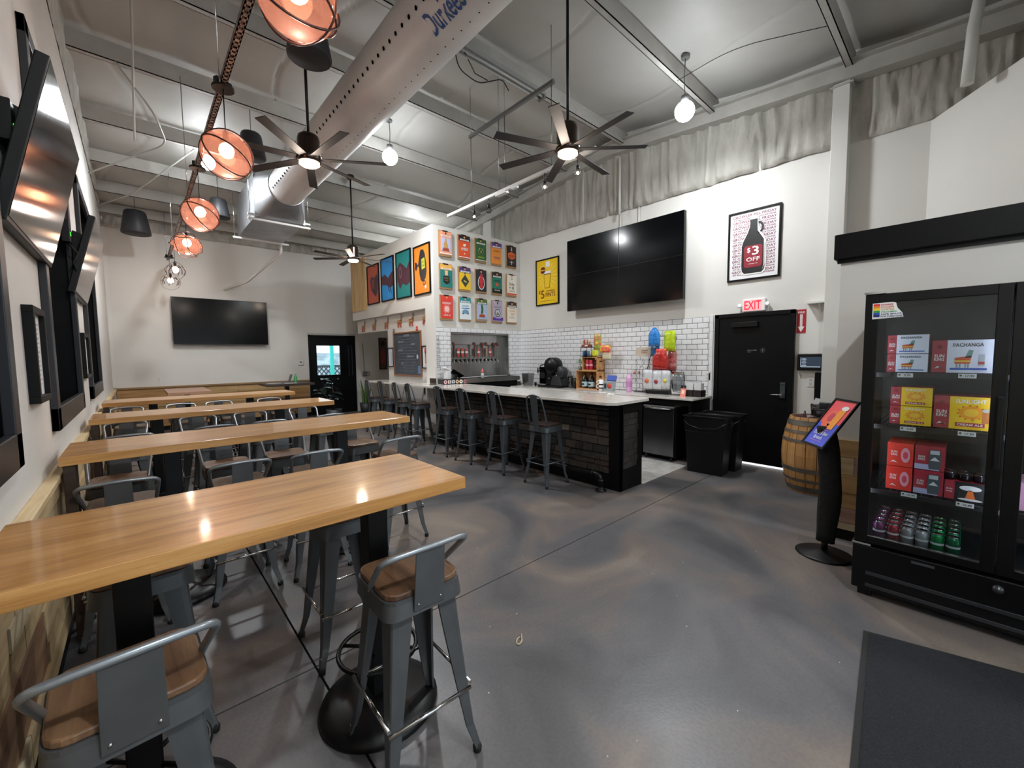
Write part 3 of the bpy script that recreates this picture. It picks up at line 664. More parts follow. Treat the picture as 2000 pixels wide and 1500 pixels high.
for sx in (0, .5):
    for s in (-.2, .2): obj('foot', MB().lathe([(.02, 0), (.02, .045)], 8, Matrix.Translation((sx, s, 0))), BLACKPL, uf)
Pl(d_, (-.031, .0, .73), (0, -1, 0), (0, 0, 1)).rect('badge', .08, 0, .12, .012, CHROME)
# waste bins
def bin_(label, x, y, rz):
    t = thing('waste_bin', label, 'bin', (x, y, 0), rz, 'black waste bins')
    b = MB(); n = 4
    def lvl(z, hx_, hy): return [(-hx_, -hy, z), (hx_, -hy, z), (hx_, hy, z), (-hx_, hy, z)]
    P = lvl(0, .12, .22)+lvl(.55, .135, .25)+lvl(.555, .14, .255)+lvl(.76, .145, .27)+lvl(.76, .135, .26)+lvl(.03, .105, .205)
    Fc = [(3, 2, 1, 0)]+[(i*4+k, i*4+(k+1) % 4, i*4+4+(k+1) % 4, i*4+4+k) for i in range(5) for k in range(4)]+[(20, 21, 22, 23)]
    b.add(P, Fc); obj('tub', b, BLACKPL, t, bevel=.006)
    rim = MB(); rim.tube([(-.15, -.275, .76), (.15, -.275, .76), (.15, .275, .76), (-.15, .275, .76)], .012, 6, closed=True); obj('rim', rim, BLACKPL, t)
    bg_ = MB(); bg_.tube([(-.152, -.27, .70), (-.156, -.15, .62), (-.156, .05, .60), (-.152, .20, .64), (-.152, .27, .70)], .005, 5); obj('bag_edge', bg_, mat('black_bag', '#141417', .25), t)
    hd = MB(); hd.box(-.05, -.30, .66, .05, -.27, .70); hd.box(-.05, .27, .66, .05, .30, .70); obj('grip', hd, BLACKPL, t); return t
bin_('black slim waste bin nearest the stone bar end, beside the steel fridge', 5.62, 2.30, .05)
bin_('black slim waste bin behind the other, against the door side', 5.985, 2.26, .0)
# tap wall recess and drip tray
tw = thing('tap_wall', 'stainless steel beer tap recess set in the tiled cooler wall', 'tap station', (5.335, CY, 0))
hw = (OX1-OX0)/2
b = MB(); b.box(-hw, .24, OZ0-.05, hw, .26, OZ1); b.box(-hw, -.01, OZ0, -hw+.015, .25, OZ1); b.box(hw-.015, -.01, OZ0, hw, .25, OZ1); b.box(-hw, -.01, OZ1-.015, hw, .25, OZ1)
obj('steel_lining', b, STEEL, tw)
obj('header_panel', MB().box(-hw, .17, 1.83, hw-.2, .24, OZ1-.015), STEEL, tw, bevel=.003)
tr = MB(); tr.box(-hw+.05, -.36, 1.07, hw-.02, .24, 1.10); tr.box(-hw+.05, -.38, 1.07, hw-.02, -.36, 1.155); tr.box(hw-.04, -.36, 1.07, hw-.02, .1, 1.155)
tr.hexa([(hw-.04, -.36, 1.15), (hw-.02, -.36, 1.15), (hw-.02, .1, 1.15), (hw-.04, .1, 1.15), (hw-.04, -.1, 1.16), (hw-.02, -.1, 1.16), (hw-.02, .1, 1.32), (hw-.04, .1, 1.32)])
obj('drip_tray', tr, STEEL, tw)
obj('tray_cabinet', MB().box(-hw+.1, -.33, 0, hw-.05, -.01, 1.07), BLACKP, tw)
cs = [('h', '#8c6f55'), ('d', '#3a241c'), ('c', '#cf4f48'), ('c', '#d05a52'), ('c', '#c95c5c'), ('m', '#7c8c88'), ('d', '#5a2f28'), ('c', '#c65a58'), ('d', '#6a3024'), ('h', '#b9a58c'), ('c', '#cc5656'), ('d', '#4f2a20'), ('h', '#94816c')]
names = 'far left|second from left|third from left|fourth from left|fifth from left|sixth from left|middle|seventh from right|fifth from right|fourth from right|third from right|second from right|far right'.split('|')
for i in range(13):
    x = 4.64+i*.1045; kind, col = cs[i]
    kn = {'h': 'tall bare tapered', 'd': 'tall dark wooden', 'c': 'short red can-shaped', 'm': 'short grey-green'}[kind]
    t = thing('beer_tap', 'beer tap with %s handle, %s in the steel recess' % (kn, names[i]), 'tap', (x, CY+.23, 1.5), 0, 'beer taps')
    f = MB(); f.tube([(0, 0, 0), (0, -.09, 0)], .014, 8); f.tube(arc([(0, -.07, .02), (0, -.10, .0), (0, -.115, -.07)], .02, 3), .010, 8); f.tube([(0, -.085, 0), (0, -.085, .06)], .008, 6)
    obj('faucet', f, CHROME, t); obj('shank_collar', MB().tube([(0, -.005, 0), (0, -.03, 0)], .028, 10), BLACKM, t)
    hm = mat('tap_%s' % col, col, .4); T = Matrix.Translation((0, -.085, .06))
    if kind == 'c':
        hnd = obj('handle', MB().lathe([(.010, 0), (.012, .02), (.030, .035), (.034, .05), (.034, .17), (.026, .19), (.0, .19)], 12, T, sy_=.6), hm, t); obj('handle_label', MB().lathe([(.0345, .09), (.0345, .13)], 12, T, sy_=.6, caps=False), WHT, hnd)
    elif kind == 'm': obj('handle', MB().lathe([(.010, 0), (.030, .05), (.018, .08), (.03, .12), (.02, .17), (.0, .19)], 12, T, sy_=.6), hm, t)
    else:
        hnd = obj('handle', MB().lathe([(.010, 0), (.014, .05), (.018, .18), (.026, .27), (.024, .30), (0, .32)], 10, T, sy_=.6), hm, t); obj('handle_cap', MB().lathe([(.027, .24), (.029, .30), (.0, .325)], 10, T, sy_=.6), mat('tap_cap', '#7c3a30', .4), hnd)
t = thing('squeeze_bottle', 'clear squeeze bottle with red cap on the drip tray below the taps', 'bottle', (5.26, CY-.12, 1.101))
obj('body', MB().lathe([(.035, 0), (.035, .12), (.028, .14)], 12), mat('milky_plastic', '#cfd2d4', .4), t); obj('cap', MB().lathe([(.03, .14), (.028, .18), (.012, .20), (.006, .23)], 12), mat('coral_cap', '#e8756a', .5), t)
# ================================================================ SCREENS
def screen(name, label, W_, H_, loc, rz, tilt=0, grp=None, bez=.010, depth=.05):
    """front faces local -y"""
    t = thing(name, label, 'television', loc, rz, grp); m = Matrix.Rotation(tilt, 4, 'X')
    b = MB(); b.obox(m @ Matrix.Translation((0, 0, 0)), W_, depth, H_); obj('housing', b, BLACKPL, t, bevel=.004)
    b = MB(); b.obox(m @ Matrix.Translation((0, -depth/2-.001, bez*.4)), W_-2*bez, .002, H_-2*bez-.008); obj('display', b, TVS, t); return t
t = screen('wall_screen', 'wide black screen on the back wall above the small tables', 1.865, 1.06, (1.565, YB-.14, 2.455), 0)
obj('bracket', MB().box(-.3, .025, -.2, .3, .14, .2), BLACKM, t)
obj('side_plate', MB().box(-.955, .09, -.45, -.93, .13, .42).box(.935, .09, -.45, .96, .13, .34), mat('light_grey_metal', '#a8a8a8', .4), t)
t = thing('video_wall', 'huge black four-panel screen on the right wall above the tiles', 'television', (XR-.16, 4.13, 3.10), -PI/2)
for sx in (-1, 1):
    for sz in (-1, 1):
        q = obj('display_panel', MB().box(sx*.576-.574, -.05, sz*.333-.331, sx*.576+.574, .02, sz*.333+.331), BLACKPL, t)
        obj('display', MB().box(sx*.576-.570, -.052, sz*.333-.328, sx*.576+.570, -.05, sz*.333+.328), TVS, q)
obj('bracket', MB().box(-1, .02, -.5, 1, .16, .5), BLACKM, t)
for i, (y0, y1, lab) in enumerate(((2.626, 3.814, 'large black television tilted down from the left wall, nearest to us'), (5.158, 6.364, 'second black television tilted down from the left wall, farther back'))):
    # top edge leans out
    xt, zt, xb, zb = (-.178, 2.865, -.338, 2.166) if i == 0 else (-.178, 2.842, -.343, 2.175)
    ang = math.atan2(xt-xb, zt-zb); H_ = math.hypot(xt-xb, zt-zb)
    t = thing('wall_television', lab, 'television', ((xt+xb)/2-.02, (y0+y1)/2, (zt+zb)/2), PI/2, 'televisions on the left wall')
    m = Matrix.Rotation(ang, 4, 'X'); W_ = y1-y0
    b = MB(); b.obox(m @ Matrix.Translation((0, .022, 0)), W_, .045, H_); obj('housing', b, BLACKPL, t, bevel=.004)
    b = MB(); b.obox(m @ Matrix.Translation((0, -.0015, .006)), W_-.02, .002, H_-.03); obj('display', b, mat('tv_gloss', '#08090a', .10, 0, spec=.28), t)
    ar = MB(); ar.bar((-.15, .05, .05), (-.15, .17, .1), .03, .4); ar.bar((.15, .05, .05), (.15, .17, .1), .03, .4); ar.box(-.2, .17, -.1, .2, .2, .3); obj('mount_arm', ar, BLACKM, t)
    y = (2.93, 5.06)[i]
    r_ = thing('media_box', 'black media box with green lights on the left wall beside the %s television' % ('near', 'farther')[i], 'electronics', (XL, y, 2.66), PI/2, 'media boxes')
    obj('case', MB().box(-.055, -.05, -.09, .055, 0, .09), BLACKPL, r_, bevel=.004)
    obj('indicator', MB().box(-.02, -.0515, -.03, .02, -.05, -.02).box(-.02, -.0515, -.012, .02, -.05, -.004), glow('green_led', '#2bf51c', 4), r_)
    obj('cable', MB().tube([(.02, -.03, -.09), (.06, -.08, -.16), (.02, -.05, -.24), (.1, -.06, -.3)], .008, 6), RUBBER, r_)
# ================================================================ CEILING FIXTURES
# fabric duct
DCX, DCZ, DRAD = 1.985, 4.38, .275
du = thing('fabric_duct', 'long round silver perforated duct hung under the ceiling', 'duct', (DCX, 0, DCZ))
b = MB()
nn = 48; V = []; ysd = [YN+.3+i*(7.62-YN-.3)/40 for i in range(41)]
for y in ysd:
    for k in range(nn):
        a = 2*PI*k/nn; rr = DRAD*(1+.012*noise.noise(Vector((math.cos(a)*2, y*1.4, math.sin(a)*2)))); V.append((rr*math.cos(a), y, rr*math.sin(a)))
b.add(V, [(i*nn+k, (i+1)*nn+k, (i+1)*nn+(k+1) % nn, i*nn+(k+1) % nn) for i in range(40) for k in range(nn)], True)
obj('duct_skin', b, SILVERF, du)
cl = MB(); cl.tube([(DRAD*1.01*math.cos(2*PI*k/40), 7.62, DRAD*1.01*math.sin(2*PI*k/40)) for k in range(40)], .012, 6, closed=True); obj('collar', cl, GALV, du)
ho = MB()
def hole(y, ang, r):
    m = basis((math.cos(ang)*(DRAD*1.012), y, math.sin(ang)*(DRAD*1.012)), (0, 1, 0), (-math.sin(ang), 0, math.cos(ang)))
    n = 8; ho.add([m @ Vector((r*math.cos(2*PI*k/n), r*math.sin(2*PI*k/n), .001)) for k in range(n)], [tuple(range(n))])
A1, A2 = math.radians(205), math.radians(272)
y = .5
while y < 7.55:
    hole(y, A1, .017); hole(y, A2, .007); y += .112
o = obj('air_holes', ho, mat('hole_shadow', '#050505', 1, spec=0), du); o['kind'] = 'stuff'
me, tw_, th_ = txt_mesh('DurkeeSox', mat('blue_print', '#1c4a86', .5)); me2 = me.copy(); s_ = .105/th_; ac = math.radians(235)
for v in me2.vertices:
    a = ac-(v.co.y*s_*1.5)/DRAD; rr = DRAD*1.015+v.co.z*.2
    v.co = Vector((rr*math.cos(a), 2.66-(v.co.x*s_*.85), rr*math.sin(a)))
me2.flip_normals() if False else None
link('lettering', me2, du)
tag(obj('duct_cable', MB().tube([(DCX+DRAD+.03, YN+.3, DCZ-.02), (DCX+DRAD+.03, 7.7, DCZ-.02)], .006, 6), WHITEM), 'thin pale suspension cable along the right of the silver duct', 'cable')
pl = thing('plenum_box', 'galvanised steel plenum box at the far end of the duct', 'duct', (0, 0, 0))
b = MB(); b.box(1.60, 8.12, 3.97, 2.38, 9.7, 4.68); obj('box', b, GALV, pl)
b = MB(); P0 = [(1.60, 8.12, 3.97), (2.38, 8.12, 3.97), (2.38, 8.12, 4.68), (1.60, 8.12, 4.68)]; n = 32
rp = [(DCX+DRAD*1.02*math.cos(2*PI*k/n), 7.66, DCZ+DRAD*1.02*math.sin(2*PI*k/n)) for k in range(n)]
sq = []
for k in range(n):
    a = 2*PI*k/n; c_, s__ = math.cos(a), math.sin(a); q = max(abs(c_)/.39, abs(s__)/.355); sq.append((1.99+c_/q, 8.12, 4.325+s__/q))
b.add(rp+sq, [(k, (k+1) % n, n+(k+1) % n, n+k) for k in range(n)], True); obj('transition', b, GALV, pl)
b = MB()
for (y, z) in ((8.15, 4.0), (8.15, 3.93), (9.6, 3.93)): b.box(1.50, y-.02, z-.015, 2.47, y+.02, z+.015)
obj('trapeze_bar', b, mat('white_strut', '#dfe0e0', .4), pl)
for (x, y) in ((1.53, 8.15), (2.44, 8.15), (1.53, 9.6), (2.44, 9.6)): obj('hanger_rod', MB().tube([(x, y, 3.88), (x, y, skin(y)-.06)], .006, 6), CHROME, pl)
tag(obj('drain_pipe', MB().tube(arc([(2.36, 9.75, 4.15), (2.36, 9.75, 3.78), (1.98, 11.2, 3.35), (1.66, 12.08, 3.24)], .06, 4), .028, 8), WHITEM), 'white drain pipe slanting from the plenum box to the back wall', 'pipe')
# ceiling fans
def fan(label, x, y, z, ph_, glowm):
    t = thing('ceiling_fan', label, 'ceiling fan', (x, y, z), ph_, 'ceiling fans'); top = skin(y)-z-.16
    obj('canopy', MB().lathe([(.07, top), (.07, top-.05), (.03, top-.08)], 16), BLACKM, t)
    obj('downrod', MB().tube([(0, 0, .17), (0, 0, top-.04)], .014, 8), BLACKM, t)
    obj('motor_housing', MB().lathe([(.02, .25), (.06, .245), (.095, .22), (.105, .18), (.105, .05), (.115, .03), (.115, -.01), (.10, -.03)], 28), mat('bronze_metal', '#4a3f3a', .22, .9), t)
    for k in range(7):
        a = 2*PI*k/7; m = Matrix.Rotation(a, 4, 'Z') @ Matrix.Rotation(math.radians(10), 4, 'X')
        b = MB(); b.hexa([m @ Vector(p) for p in ((.10, -.04, .0), (.74, -.046, -.002), (.74, .046, -.002), (.10, .04, .0), (.10, -.04, .008), (.74, -.046, .006), (.74, .046, .006), (.10, .04, .008))])
        obj('blade', b, mat('fan_blade', '#242122', .6), t, bevel=.002)
    obj('light_lens', MB().lathe([(.09, -.03), (.095, -.045), (.07, -.062), (0, -.066)], 24, caps=False), glowm, t); return t
FG = glow('warm_lens', '#ffe2c8', 20)
fan('black six-blade fan hung left of the silver duct, below the dark pendant speaker', 1.38, 4.49, 3.56, .33, FG)
fan('black six-blade fan on a long rod between the duct and the growler poster', 3.16, 2.66, 3.55, .105, FG)
fan('black six-blade fan far off in front of the cooler room corner', 3.13, 7.88, 3.45, -.28, FG)
point('fan_lamp', (1.38, 4.49, 3.44), 17, (1, .84, .70), .07); point('fan_lamp', (3.16, 2.66, 3.43), 15, (1, .84, .70), .07); point('fan_lamp', (3.13, 7.88, 3.33), 20, (1, .80, .62), .07)
# high-bay lights
HB = glow('cool_white_lamp', '#f4faff', 60)
for i, (x, y, z, lab) in enumerate(((5.18, 2.49, 4.58, 'bright round ceiling lamp near the rafter above the black screen'), (3.08, 6.16, 4.68, 'bright round ceiling lamp right of the silver duct'), (1.0, 8.3, 4.72, 'bright round ceiling lamp behind the large rose pendant'),
        (1.0, -1.2, 4.6, 'bright round ceiling lamp behind the viewer, left'), (4.3, -1.4, 4.6, 'bright round ceiling lamp behind the viewer, right'), (5.4, 9.6, 4.6, 'bright round ceiling lamp above the cooler room'))):
    t = thing('high_bay_lamp', lab, 'ceiling lamp', (x, y, z), 0, 'bright white ceiling lamps')
    obj('bulb', MB().sphere((0, 0, 0), .115, 24, 14), HB, t)
    obj('socket', MB().lathe([(.03, .10), (.045, .11), (.045, .18), (.02, .19)], 12), mat('grey_cast', '#777877', .4, .5), t)
    top = skin(y)-z-.02; c = MB(); c.tube([(0, 0, .17), (.02, .02, .17+(top-.17)*.5), (0, 0, top)], .006, 6); c.lathe([(.05, top), (.05, top-.04)], 12); obj('cord', c, mat('grey_cast', '#777877'), t)
    pw = (.68, .95, .85, 1, .85, .4)[i]; area('high_bay_light', (x, y, z-.13), .22, (0, 0, 0), 105*pw, (.94, .975, 1), shape='DISK'); point('high_bay_glow', (x, y, z-.17), 20*pw, (.93, .97, 1), .09)
# rose glass pendants on a perforated strut
SX = .61
RUST = mat('rusty_strut_metal', '#9a8e88', .5, .4, noise_=(14, '#4c4440', .42, .6, U1))
s_ = thing('strut_channel', 'perforated rusty strut carrying the row of glass pendants', 'strut', (SX, 0, 3.72))
b = MB(); b.box(-.022, .2, -.02, -.018, 11.6, .02); b.box(.018, .2, -.02, .022, 11.6, .02); b.box(-.022, .2, .017, .022, 11.6, .02); b.box(-.022, .2, -.02, -.012, 11.6, -.017); b.box(.012, .2, -.02, .022, 11.6, -.017)
y = .2
while y < 11.6: b.box(-.022, y, -.02, .022, y+.03, -.017); y += .055
obj('channel', b, RUST, s_)
for y in (1.4, 3.9, 6.6, 9.4, 11.3): obj('hanger_rod', MB().tube([(-.03, y, -.03), (-.03, y, skin(y)-3.92)], .005, 6), CHROME, s_)
PG = glow('warm_filament', '#ffcaa4', 26)
for i, (y, kind) in enumerate(((2.07, 0), (4.0, 0), (5.83, 1), (7.48, 2), (9.85, 3), (11.25, 3))):
    lab = ['rose glass globe pendant cut by the top edge, nearest to us', 'large rose glass globe pendant with metal bands, second along the strut', 'rose glass pendant with dark crossed bands, third along the strut',
           'wavy coral pendant wrapped in wire loops, fourth along the strut', 'small starburst pendant in a wire ring, fifth along the strut', 'starburst pendant lowest and farthest along the strut'][i]
    t = thing('pendant_lamp', lab, 'pendant lamp', (SX+.005, y, 3.2), .5*i, 'pendant lamps'); R_ = .168
    obj('mounting_disc', MB().lathe([(.075, .49), (.078, .50), (.075, .51)], 20).box(-.06, -.02, .51, -.03, .02, .56).box(.03, -.02, .51, .06, .02, .56), BLACKM, t)
    obj('cord', MB().tube([(0, 0, .16), (0, 0, .5)], .004, 6), BLACKM, t)
    obj('lamp_holder', MB().lathe([(.02, .09), (.022, .16), (.012, .18)], 12), BLACKM, t)
    obj('bulb', MB().sphere((0, 0, .03), .052, 16, 10, 1.1), PG, t)
    if kind < 3: obj('glass_globe', MB().lathe([(R_*math.sin(PI*k/16)*(1 if kind < 2 else 1+.12*math.sin(k*1.7))+1e-4, -R_*math.cos(PI*k/16)*(1 if kind < 2 else .8)) for k in range(17)], 28), PINKG, t)
    if kind < 3:
        for k, (ax, tl) in enumerate(((0, 1.1), (1.2, .5), (2.3, 1.3))):
            m = Matrix.Rotation(ax, 4, 'Z') @ Matrix.Rotation(tl, 4, 'X')
            P = [m @ Vector(((R_+.012)*math.cos(q*PI/16), (R_+.012)*math.sin(q*PI/16), .03*math.sin(q*PI/8*1.5) if kind == 2 else 0)) for q in range(32)]
            obj('band', MB().tube(P, .006 if kind < 2 else .005, 6, closed=True), mat('copper_band', '#5e4440', .35, .8), t)
    else:
        for k in range(6):
            a = k*PI/3; obj('ray', MB().tube([(.04*math.cos(a), .04*math.sin(a), .05), (.10*math.cos(a), .10*math.sin(a), .10), (.15*math.cos(a+.2), .15*math.sin(a+.2), .02), (.13*math.cos(a+.3), .13*math.sin(a+.3), -.06)], .007, 6), mat('dark_ray', '#33282c', .4, .6), t)
        obj('wire_ring', MB().tube(ring((0, 0, 0), .165, 28, Matrix.Rotation(PI/2, 4, 'X') @ Matrix.Rotation(.4, 4, 'Y')), .003, 5, closed=True), mat('dark_ray', '#33282c'), t)
    point('pendant_light', (SX+.005, y, 3.04), (3, 5, 6, 7, 5, 5)[i], (1, .82, .72), .05)
# hanging horn speakers
for x, y, z, s, lab in ((1.285, 4.05, 4.43, 1.0, 'large dark pendant speaker above the left fan'), (1.36, 6.9, 4.58, .95, 'dark pendant speaker beside the large rose globe'), (1.27, 9.4, 4.36, .95, 'small dark pendant speaker left of the plenum box'), (.13, 11.0, 4.26, 1.25, 'wide dark pendant speaker near the back left corner')):
    t = thing('pendant_speaker', lab, 'speaker', (x, y, z), 0, 'pendant speakers')
    obj('shell', MB().lathe([(.09*s, .17*s), (.12*s, .165*s), (.135*s, .14*s), (.185*s, -.17*s), (.18*s, -.18*s)], 28), mat('charcoal_shell', '#2b2c30', .5), t)
    obj('grille', MB().lathe([(.175*s, -.178*s), (.17*s, -.184*s), (0, -.186*s)], 28, caps=False), mat('speaker_grille', '#1d1e22', .7), t)
    tp = skin(y)-z-.02; obj('hanger', MB().tube([(0, 0, .16*s), (0, 0, tp)], .004, 6), BLACKM, t)
# track lighting on suspended strut frames
TXx = 3.66
t = thing('strut_rail', 'grey steel strut hung high beside the fluorescent fixture', 'strut', (TXx, 0, 4.68)); obj('rail', MB().box(-.02, 3.28, -.02, .02, 4.88, .02), mat('dull_strut', '#7d7f80', .4, .7), t)
t2 = thing('track_light', 'long suspended track rail with small clear spot bulbs over the bar', 'track light', (TXx, 0, 3.74))
obj('track', MB().box(-.018, 2.7, -.018, .018, 5.46, .018), mat('white_strut', '#dfe0e0'), t2); [obj('hanger_rod', MB().tube([(0, yy, .018), (0, yy, .918)], .005, 6), mat('dull_strut', '#7d7f80'), t2) for yy in (4.85, 4.13, 4.25, 3.32)]
obj('power_feed', MB().box(-.03, 4.1, -.045, .03, 4.3, -.018).box(-.02, 3.9, -.04, .02, 4.0, -.018), mat('white_strut', '#dfe0e0'), t2)
for k in range(4): obj('ceiling_rod', MB().tube([(0, (3.32, 4.13, 4.85, 4.25)[k], .02), (0, (3.32, 4.13, 4.85, 4.25)[k], skin(4)-4.68-.05)], .004, 5), mat('dull_strut', '#7d7f80'), t)
SPG = glow('spot_filament', '#ffe2b0', 25)
for y, on, lab in ((4.80, 1, 'lit glass spot bulb at the far end of the track rail'), (4.47, 0, 'unlit spot bulb second from the far end of the track rail'), (3.43, 1, 'clear spot bulb left of the right fan hub on the track rail'), (2.94, 1, 'lit spot bulb just below the right fan on the track rail')):
    s = thing('track_spot', lab, 'spot lamp', (TXx, y, 3.72), 0, 'spot bulbs on the track'); obj('stem', MB().tube([(0, 0, 0), (0, 0, -.09)], .006, 6), BLACKM, s); obj('lampholder', MB().lathe([(.018, -.08), (.018, -.12)], 10), BLACKM, s)
    g = obj('glass_bulb', MB().sphere((0, 0, -.155), .038, 14, 8), GLASS if on else PLAST, s)
    if on: obj('filament', MB().sphere((0, 0, -.155), .016, 8, 6), SPG, g)
t = thing('fluorescent_fixture', 'old bare fluorescent fixture with dangling wires under the ceiling', 'light fixture', (3.6, 4.10, skin(4.1)-.26))
obj('housing', MB().box(-.72, -.07, 0, .72, .07, .05), mat('dull_white_metal', '#8f8f8c', .5), t); obj('tube', MB().tube([(-.7, -.035, -.02), (.7, -.035, -.02)], .014, 8).tube([(-.7, .035, -.02), (.7, .035, -.02)], .014, 8), mat('dead_tube', '#a9aaa8', .3), t)
obj('end_cap', MB().box(-.74, -.06, -.04, -.70, .06, .03).box(.70, -.06, -.04, .74, .06, .03), mat('dull_strut', '#7d7f80'), t); obj('loose_wire', MB().tube(arc([(-.72, .0, 0), (-.6, .1, -.15), (-.3, .1, -.2), (.05, .05, -.02), (.2, .1, -.08)], .1, 4), .007, 6).tube([(-.6, 0, .02), (-.35, .1, -.1), (-.15, .1, -.1)], .006, 5), RUBBER, t)
for i, (P, l) in enumerate(((((.0, 6.7, 5.0), (.35, 7.2, 4.75), (.5, 8.0, 4.72), (-.38, 9.0, 4.4)), 'thin white conduit sagging across the ceiling near the left wall'), (((.15, 5.3, 5.1), (.15, 8.1, 4.7)), 'thin white cable hanging between purlins at the upper left'), (((.9, 8.2, 4.9), (.1, 10.2, 4.55), (-.38, 10.8, 4.4)), 'slender white brace reaching the left wall near the back corner'))):
    tag(obj('ceiling_conduit', MB().tube(arc(P, .2, 5), .012, 6), STEELP), l, 'pipe')
tag(obj('ceiling_wire', MB().tube(arc([(5.2, 2.6, 5.0), (5.1, 1.9, 4.98), (5.3, 1.1, 4.85)], .3, 6), .004, 5), RUBBER), 'thin dark wire sagging from the bright lamp toward the next purlin', 'wire')
# ================================================================ RIGHT WALL ITEMS
RX, UPZ = (0, -1, 0), (0, 0, 1)
def framed(name, label, cat, x, y, z, w_, h, fw=.025, fm=BLACKP, face=PAPER, depth=.03, right=RX, grp=None, nrm=(-1, 0, 0)):
    """framed flat work; (x,y,z) is its centre on the wall"""
    t = thing(name, label, cat, (x, y, z), 0, grp); n = Vector(nrm)
    m = basis((0, 0, 0), right, UPZ); b = MB()
    for (cx_, cz, a, c) in ((0, h/2-fw/2, w_, fw), (0, -h/2+fw/2, w_, fw), (-w_/2+fw/2, 0, fw, h-2*fw), (w_/2-fw/2, 0, fw, h-2*fw)):
        b.obox(m @ Matrix.Translation((cx_, cz, depth/2)), a, c, depth)
    obj('frame', b, fm, t, bevel=.002); b = MB(); b.obox(m @ Matrix.Translation((0, 0, depth*.3)), w_-fw, h-fw, depth*.3); obj('print', b, face, t)
    return t, Pl(t, n*(depth*.5), right, UPZ)
t, P = framed('framed_poster', 'tall white framed poster with a black jug and the offer $3 OFF', 'poster', XR, 2.08, 3.10, .665, .965)
MAG = mat('magenta_print', '#7a1f45', .5)
for k in range(11):
    y = .41-k*.0765
    P.text('GROWLER FILL FRIDAY', 0, y, MAG, w_=.55, h=.034, lay=1); P.text('AT ALL SUN KING LOCATIONS', 0, y-.038, MAG, w_=.53, h=.021, lay=1)
def jug(s, ox, oz): return [(ox+x*s*.74, oz+y*s) for x, y in ((-.15, -.38), (.15, -.38), (.19, -.34), (.20, -.28), (.20, .0), (.18, .06), (.10, .18), (.065, .26), (.06, .36), (-.06, .36), (-.065, .26), (-.10, .18), (-.18, .06), (-.20, 0), (-.20, -.28), (-.19, -.34))]
P.poly('jug_outline', jug(1.06, .004, -.005), WHT, 3); P.poly('jug', jug(1.0, 0, -.01), BLK, 4); P.rect('jug_cap', 0, .36, .10, .03, WHT, 5)
P.poly('jug_highlight', [(.045, .30), (.055, .30), (.06, .20), (.14, .06), (.145, -.28), (.12, -.36), (.135, -.28), (.13, .05), (.05, .18)][::-1], WHT, 5)
hp = [(.055+.07*math.cos(a), .22+.085*math.sin(a)) for a in [PI*.5-k*PI/11 for k in range(12)]]; hq = [(.055+.043*math.cos(a), .22+.055*math.sin(a)) for a in [PI*.5-k*PI/11 for k in range(12)]]
P.polys('jug_handle', [[hp[i], hp[i+1], hq[i+1], hq[i]][::-1] for i in range(11)], BLK, 4)
P.poly('jug_label', [(x*.115, -.16+y*.15) for x, y in ((-1, -.85), (-.8, -1), (.8, -1), (1, -.85), (1, .85), (.8, 1), (-.8, 1), (-1, .85))], DRED, 6)
P.text('$', -.055, -.075, WHT, h=.075, lay=7); P.text('3', .03, -.085, WHT, w_=.085, h=.12, lay=7); P.text('OFF', 0, -.20, WHT, w_=.17, h=.055, lay=7); P.text('off fridays only', 0, -.262, WHT, w_=.12, h=.014, lay=7)
t, P = framed('framed_poster', 'yellow framed poster of a pint glass offering $5 PINTS', 'poster', XR, 5.985, 3.12, .65, .96, face=YEL)
BRN = mat('brown_print', '#7a3f1c', .5); LY = mat('pale_yellow_print', '#f6dc5a', .5)
P.polys('rays', [[(.04*math.cos(a), .12+.04*math.sin(a)), (.27*math.cos(a-.05), .12+.27*math.sin(a-.05)), (.27*math.cos(a+.05), .12+.27*math.sin(a+.05))] for a in [k*PI/9 for k in range(18)]], LY, 1)
P.poly('pint_glass', [(-.07, -.13), (.07, -.13), (.10, .20), (-.10, .20)], BRN, 2); P.poly('beer', [(-.06, -.12), (.06, -.12), (.085, .15), (-.085, .15)], YEL, 3); P.poly('foam_top', [(-.10, .17), (.10, .17), (.10, .22), (-.10, .22)], WHT, 4)
P.disc('slice', -.12, .25, .07, .07, mat('maroon_print', '#6c2030'), 4); P.rect('slice_band', -.12, .25, .14, .02, YEL, 5); P.rect('small_card', .02, .36, .11, .11, WHT, 3)
P.text('$', -.22, -.20, BRN, h=.08); P.text('5', -.13, -.25, BRN, w_=.10, h=.17); P.text('YOUR MONDAY', .09, -.19, BRN, w_=.24, h=.035); P.text('PINTS', .09, -.265, BRN, w_=.27, h=.09); P.text('at participating taprooms', 0, -.39, BRN, w_=.4, h=.02)
# exit sign
t = thing('exit_sign', 'white EXIT sign with red glowing letters over the black door', 'sign', (XR, 2.045, 2.26))
obj('housing', MB().box(-.055, -.145, -.09, 0, .145, .09), WHT, t, bevel=.012)
Pl(t, (-.056, 0, 0), RX, UPZ).rect('red_panel', -.01, 0, .235, .15, glow('exit_panel', '#ff9aa0', .9), 1); Pl(t, (-.056, 0, 0), RX, UPZ).text('EXIT', -.01, 0, glow('exit_red', '#ff1322', 2.2), w_=.21, h=.12, lay=3)
for s in (-1, 1): obj('emergency_lamp', MB().lathe([(.012, -.03), (.03, 0), (.032, .015), (0, .015)], 14, Matrix.Translation((-.05, s*.175, 0)) @ Matrix.Rotation(-PI/2, 4, 'Y')), WHT, t)
t = thing('fire_sign', 'red and white FIRE EXTINGUISHER arrow sign right of the black door', 'sign', (XR-.003, 1.488, 2.0)); obj('plate', MB().box(-.003, -.05, -.153, .003, .05, .153), mat('sign_red', '#b3202c', .4), t)
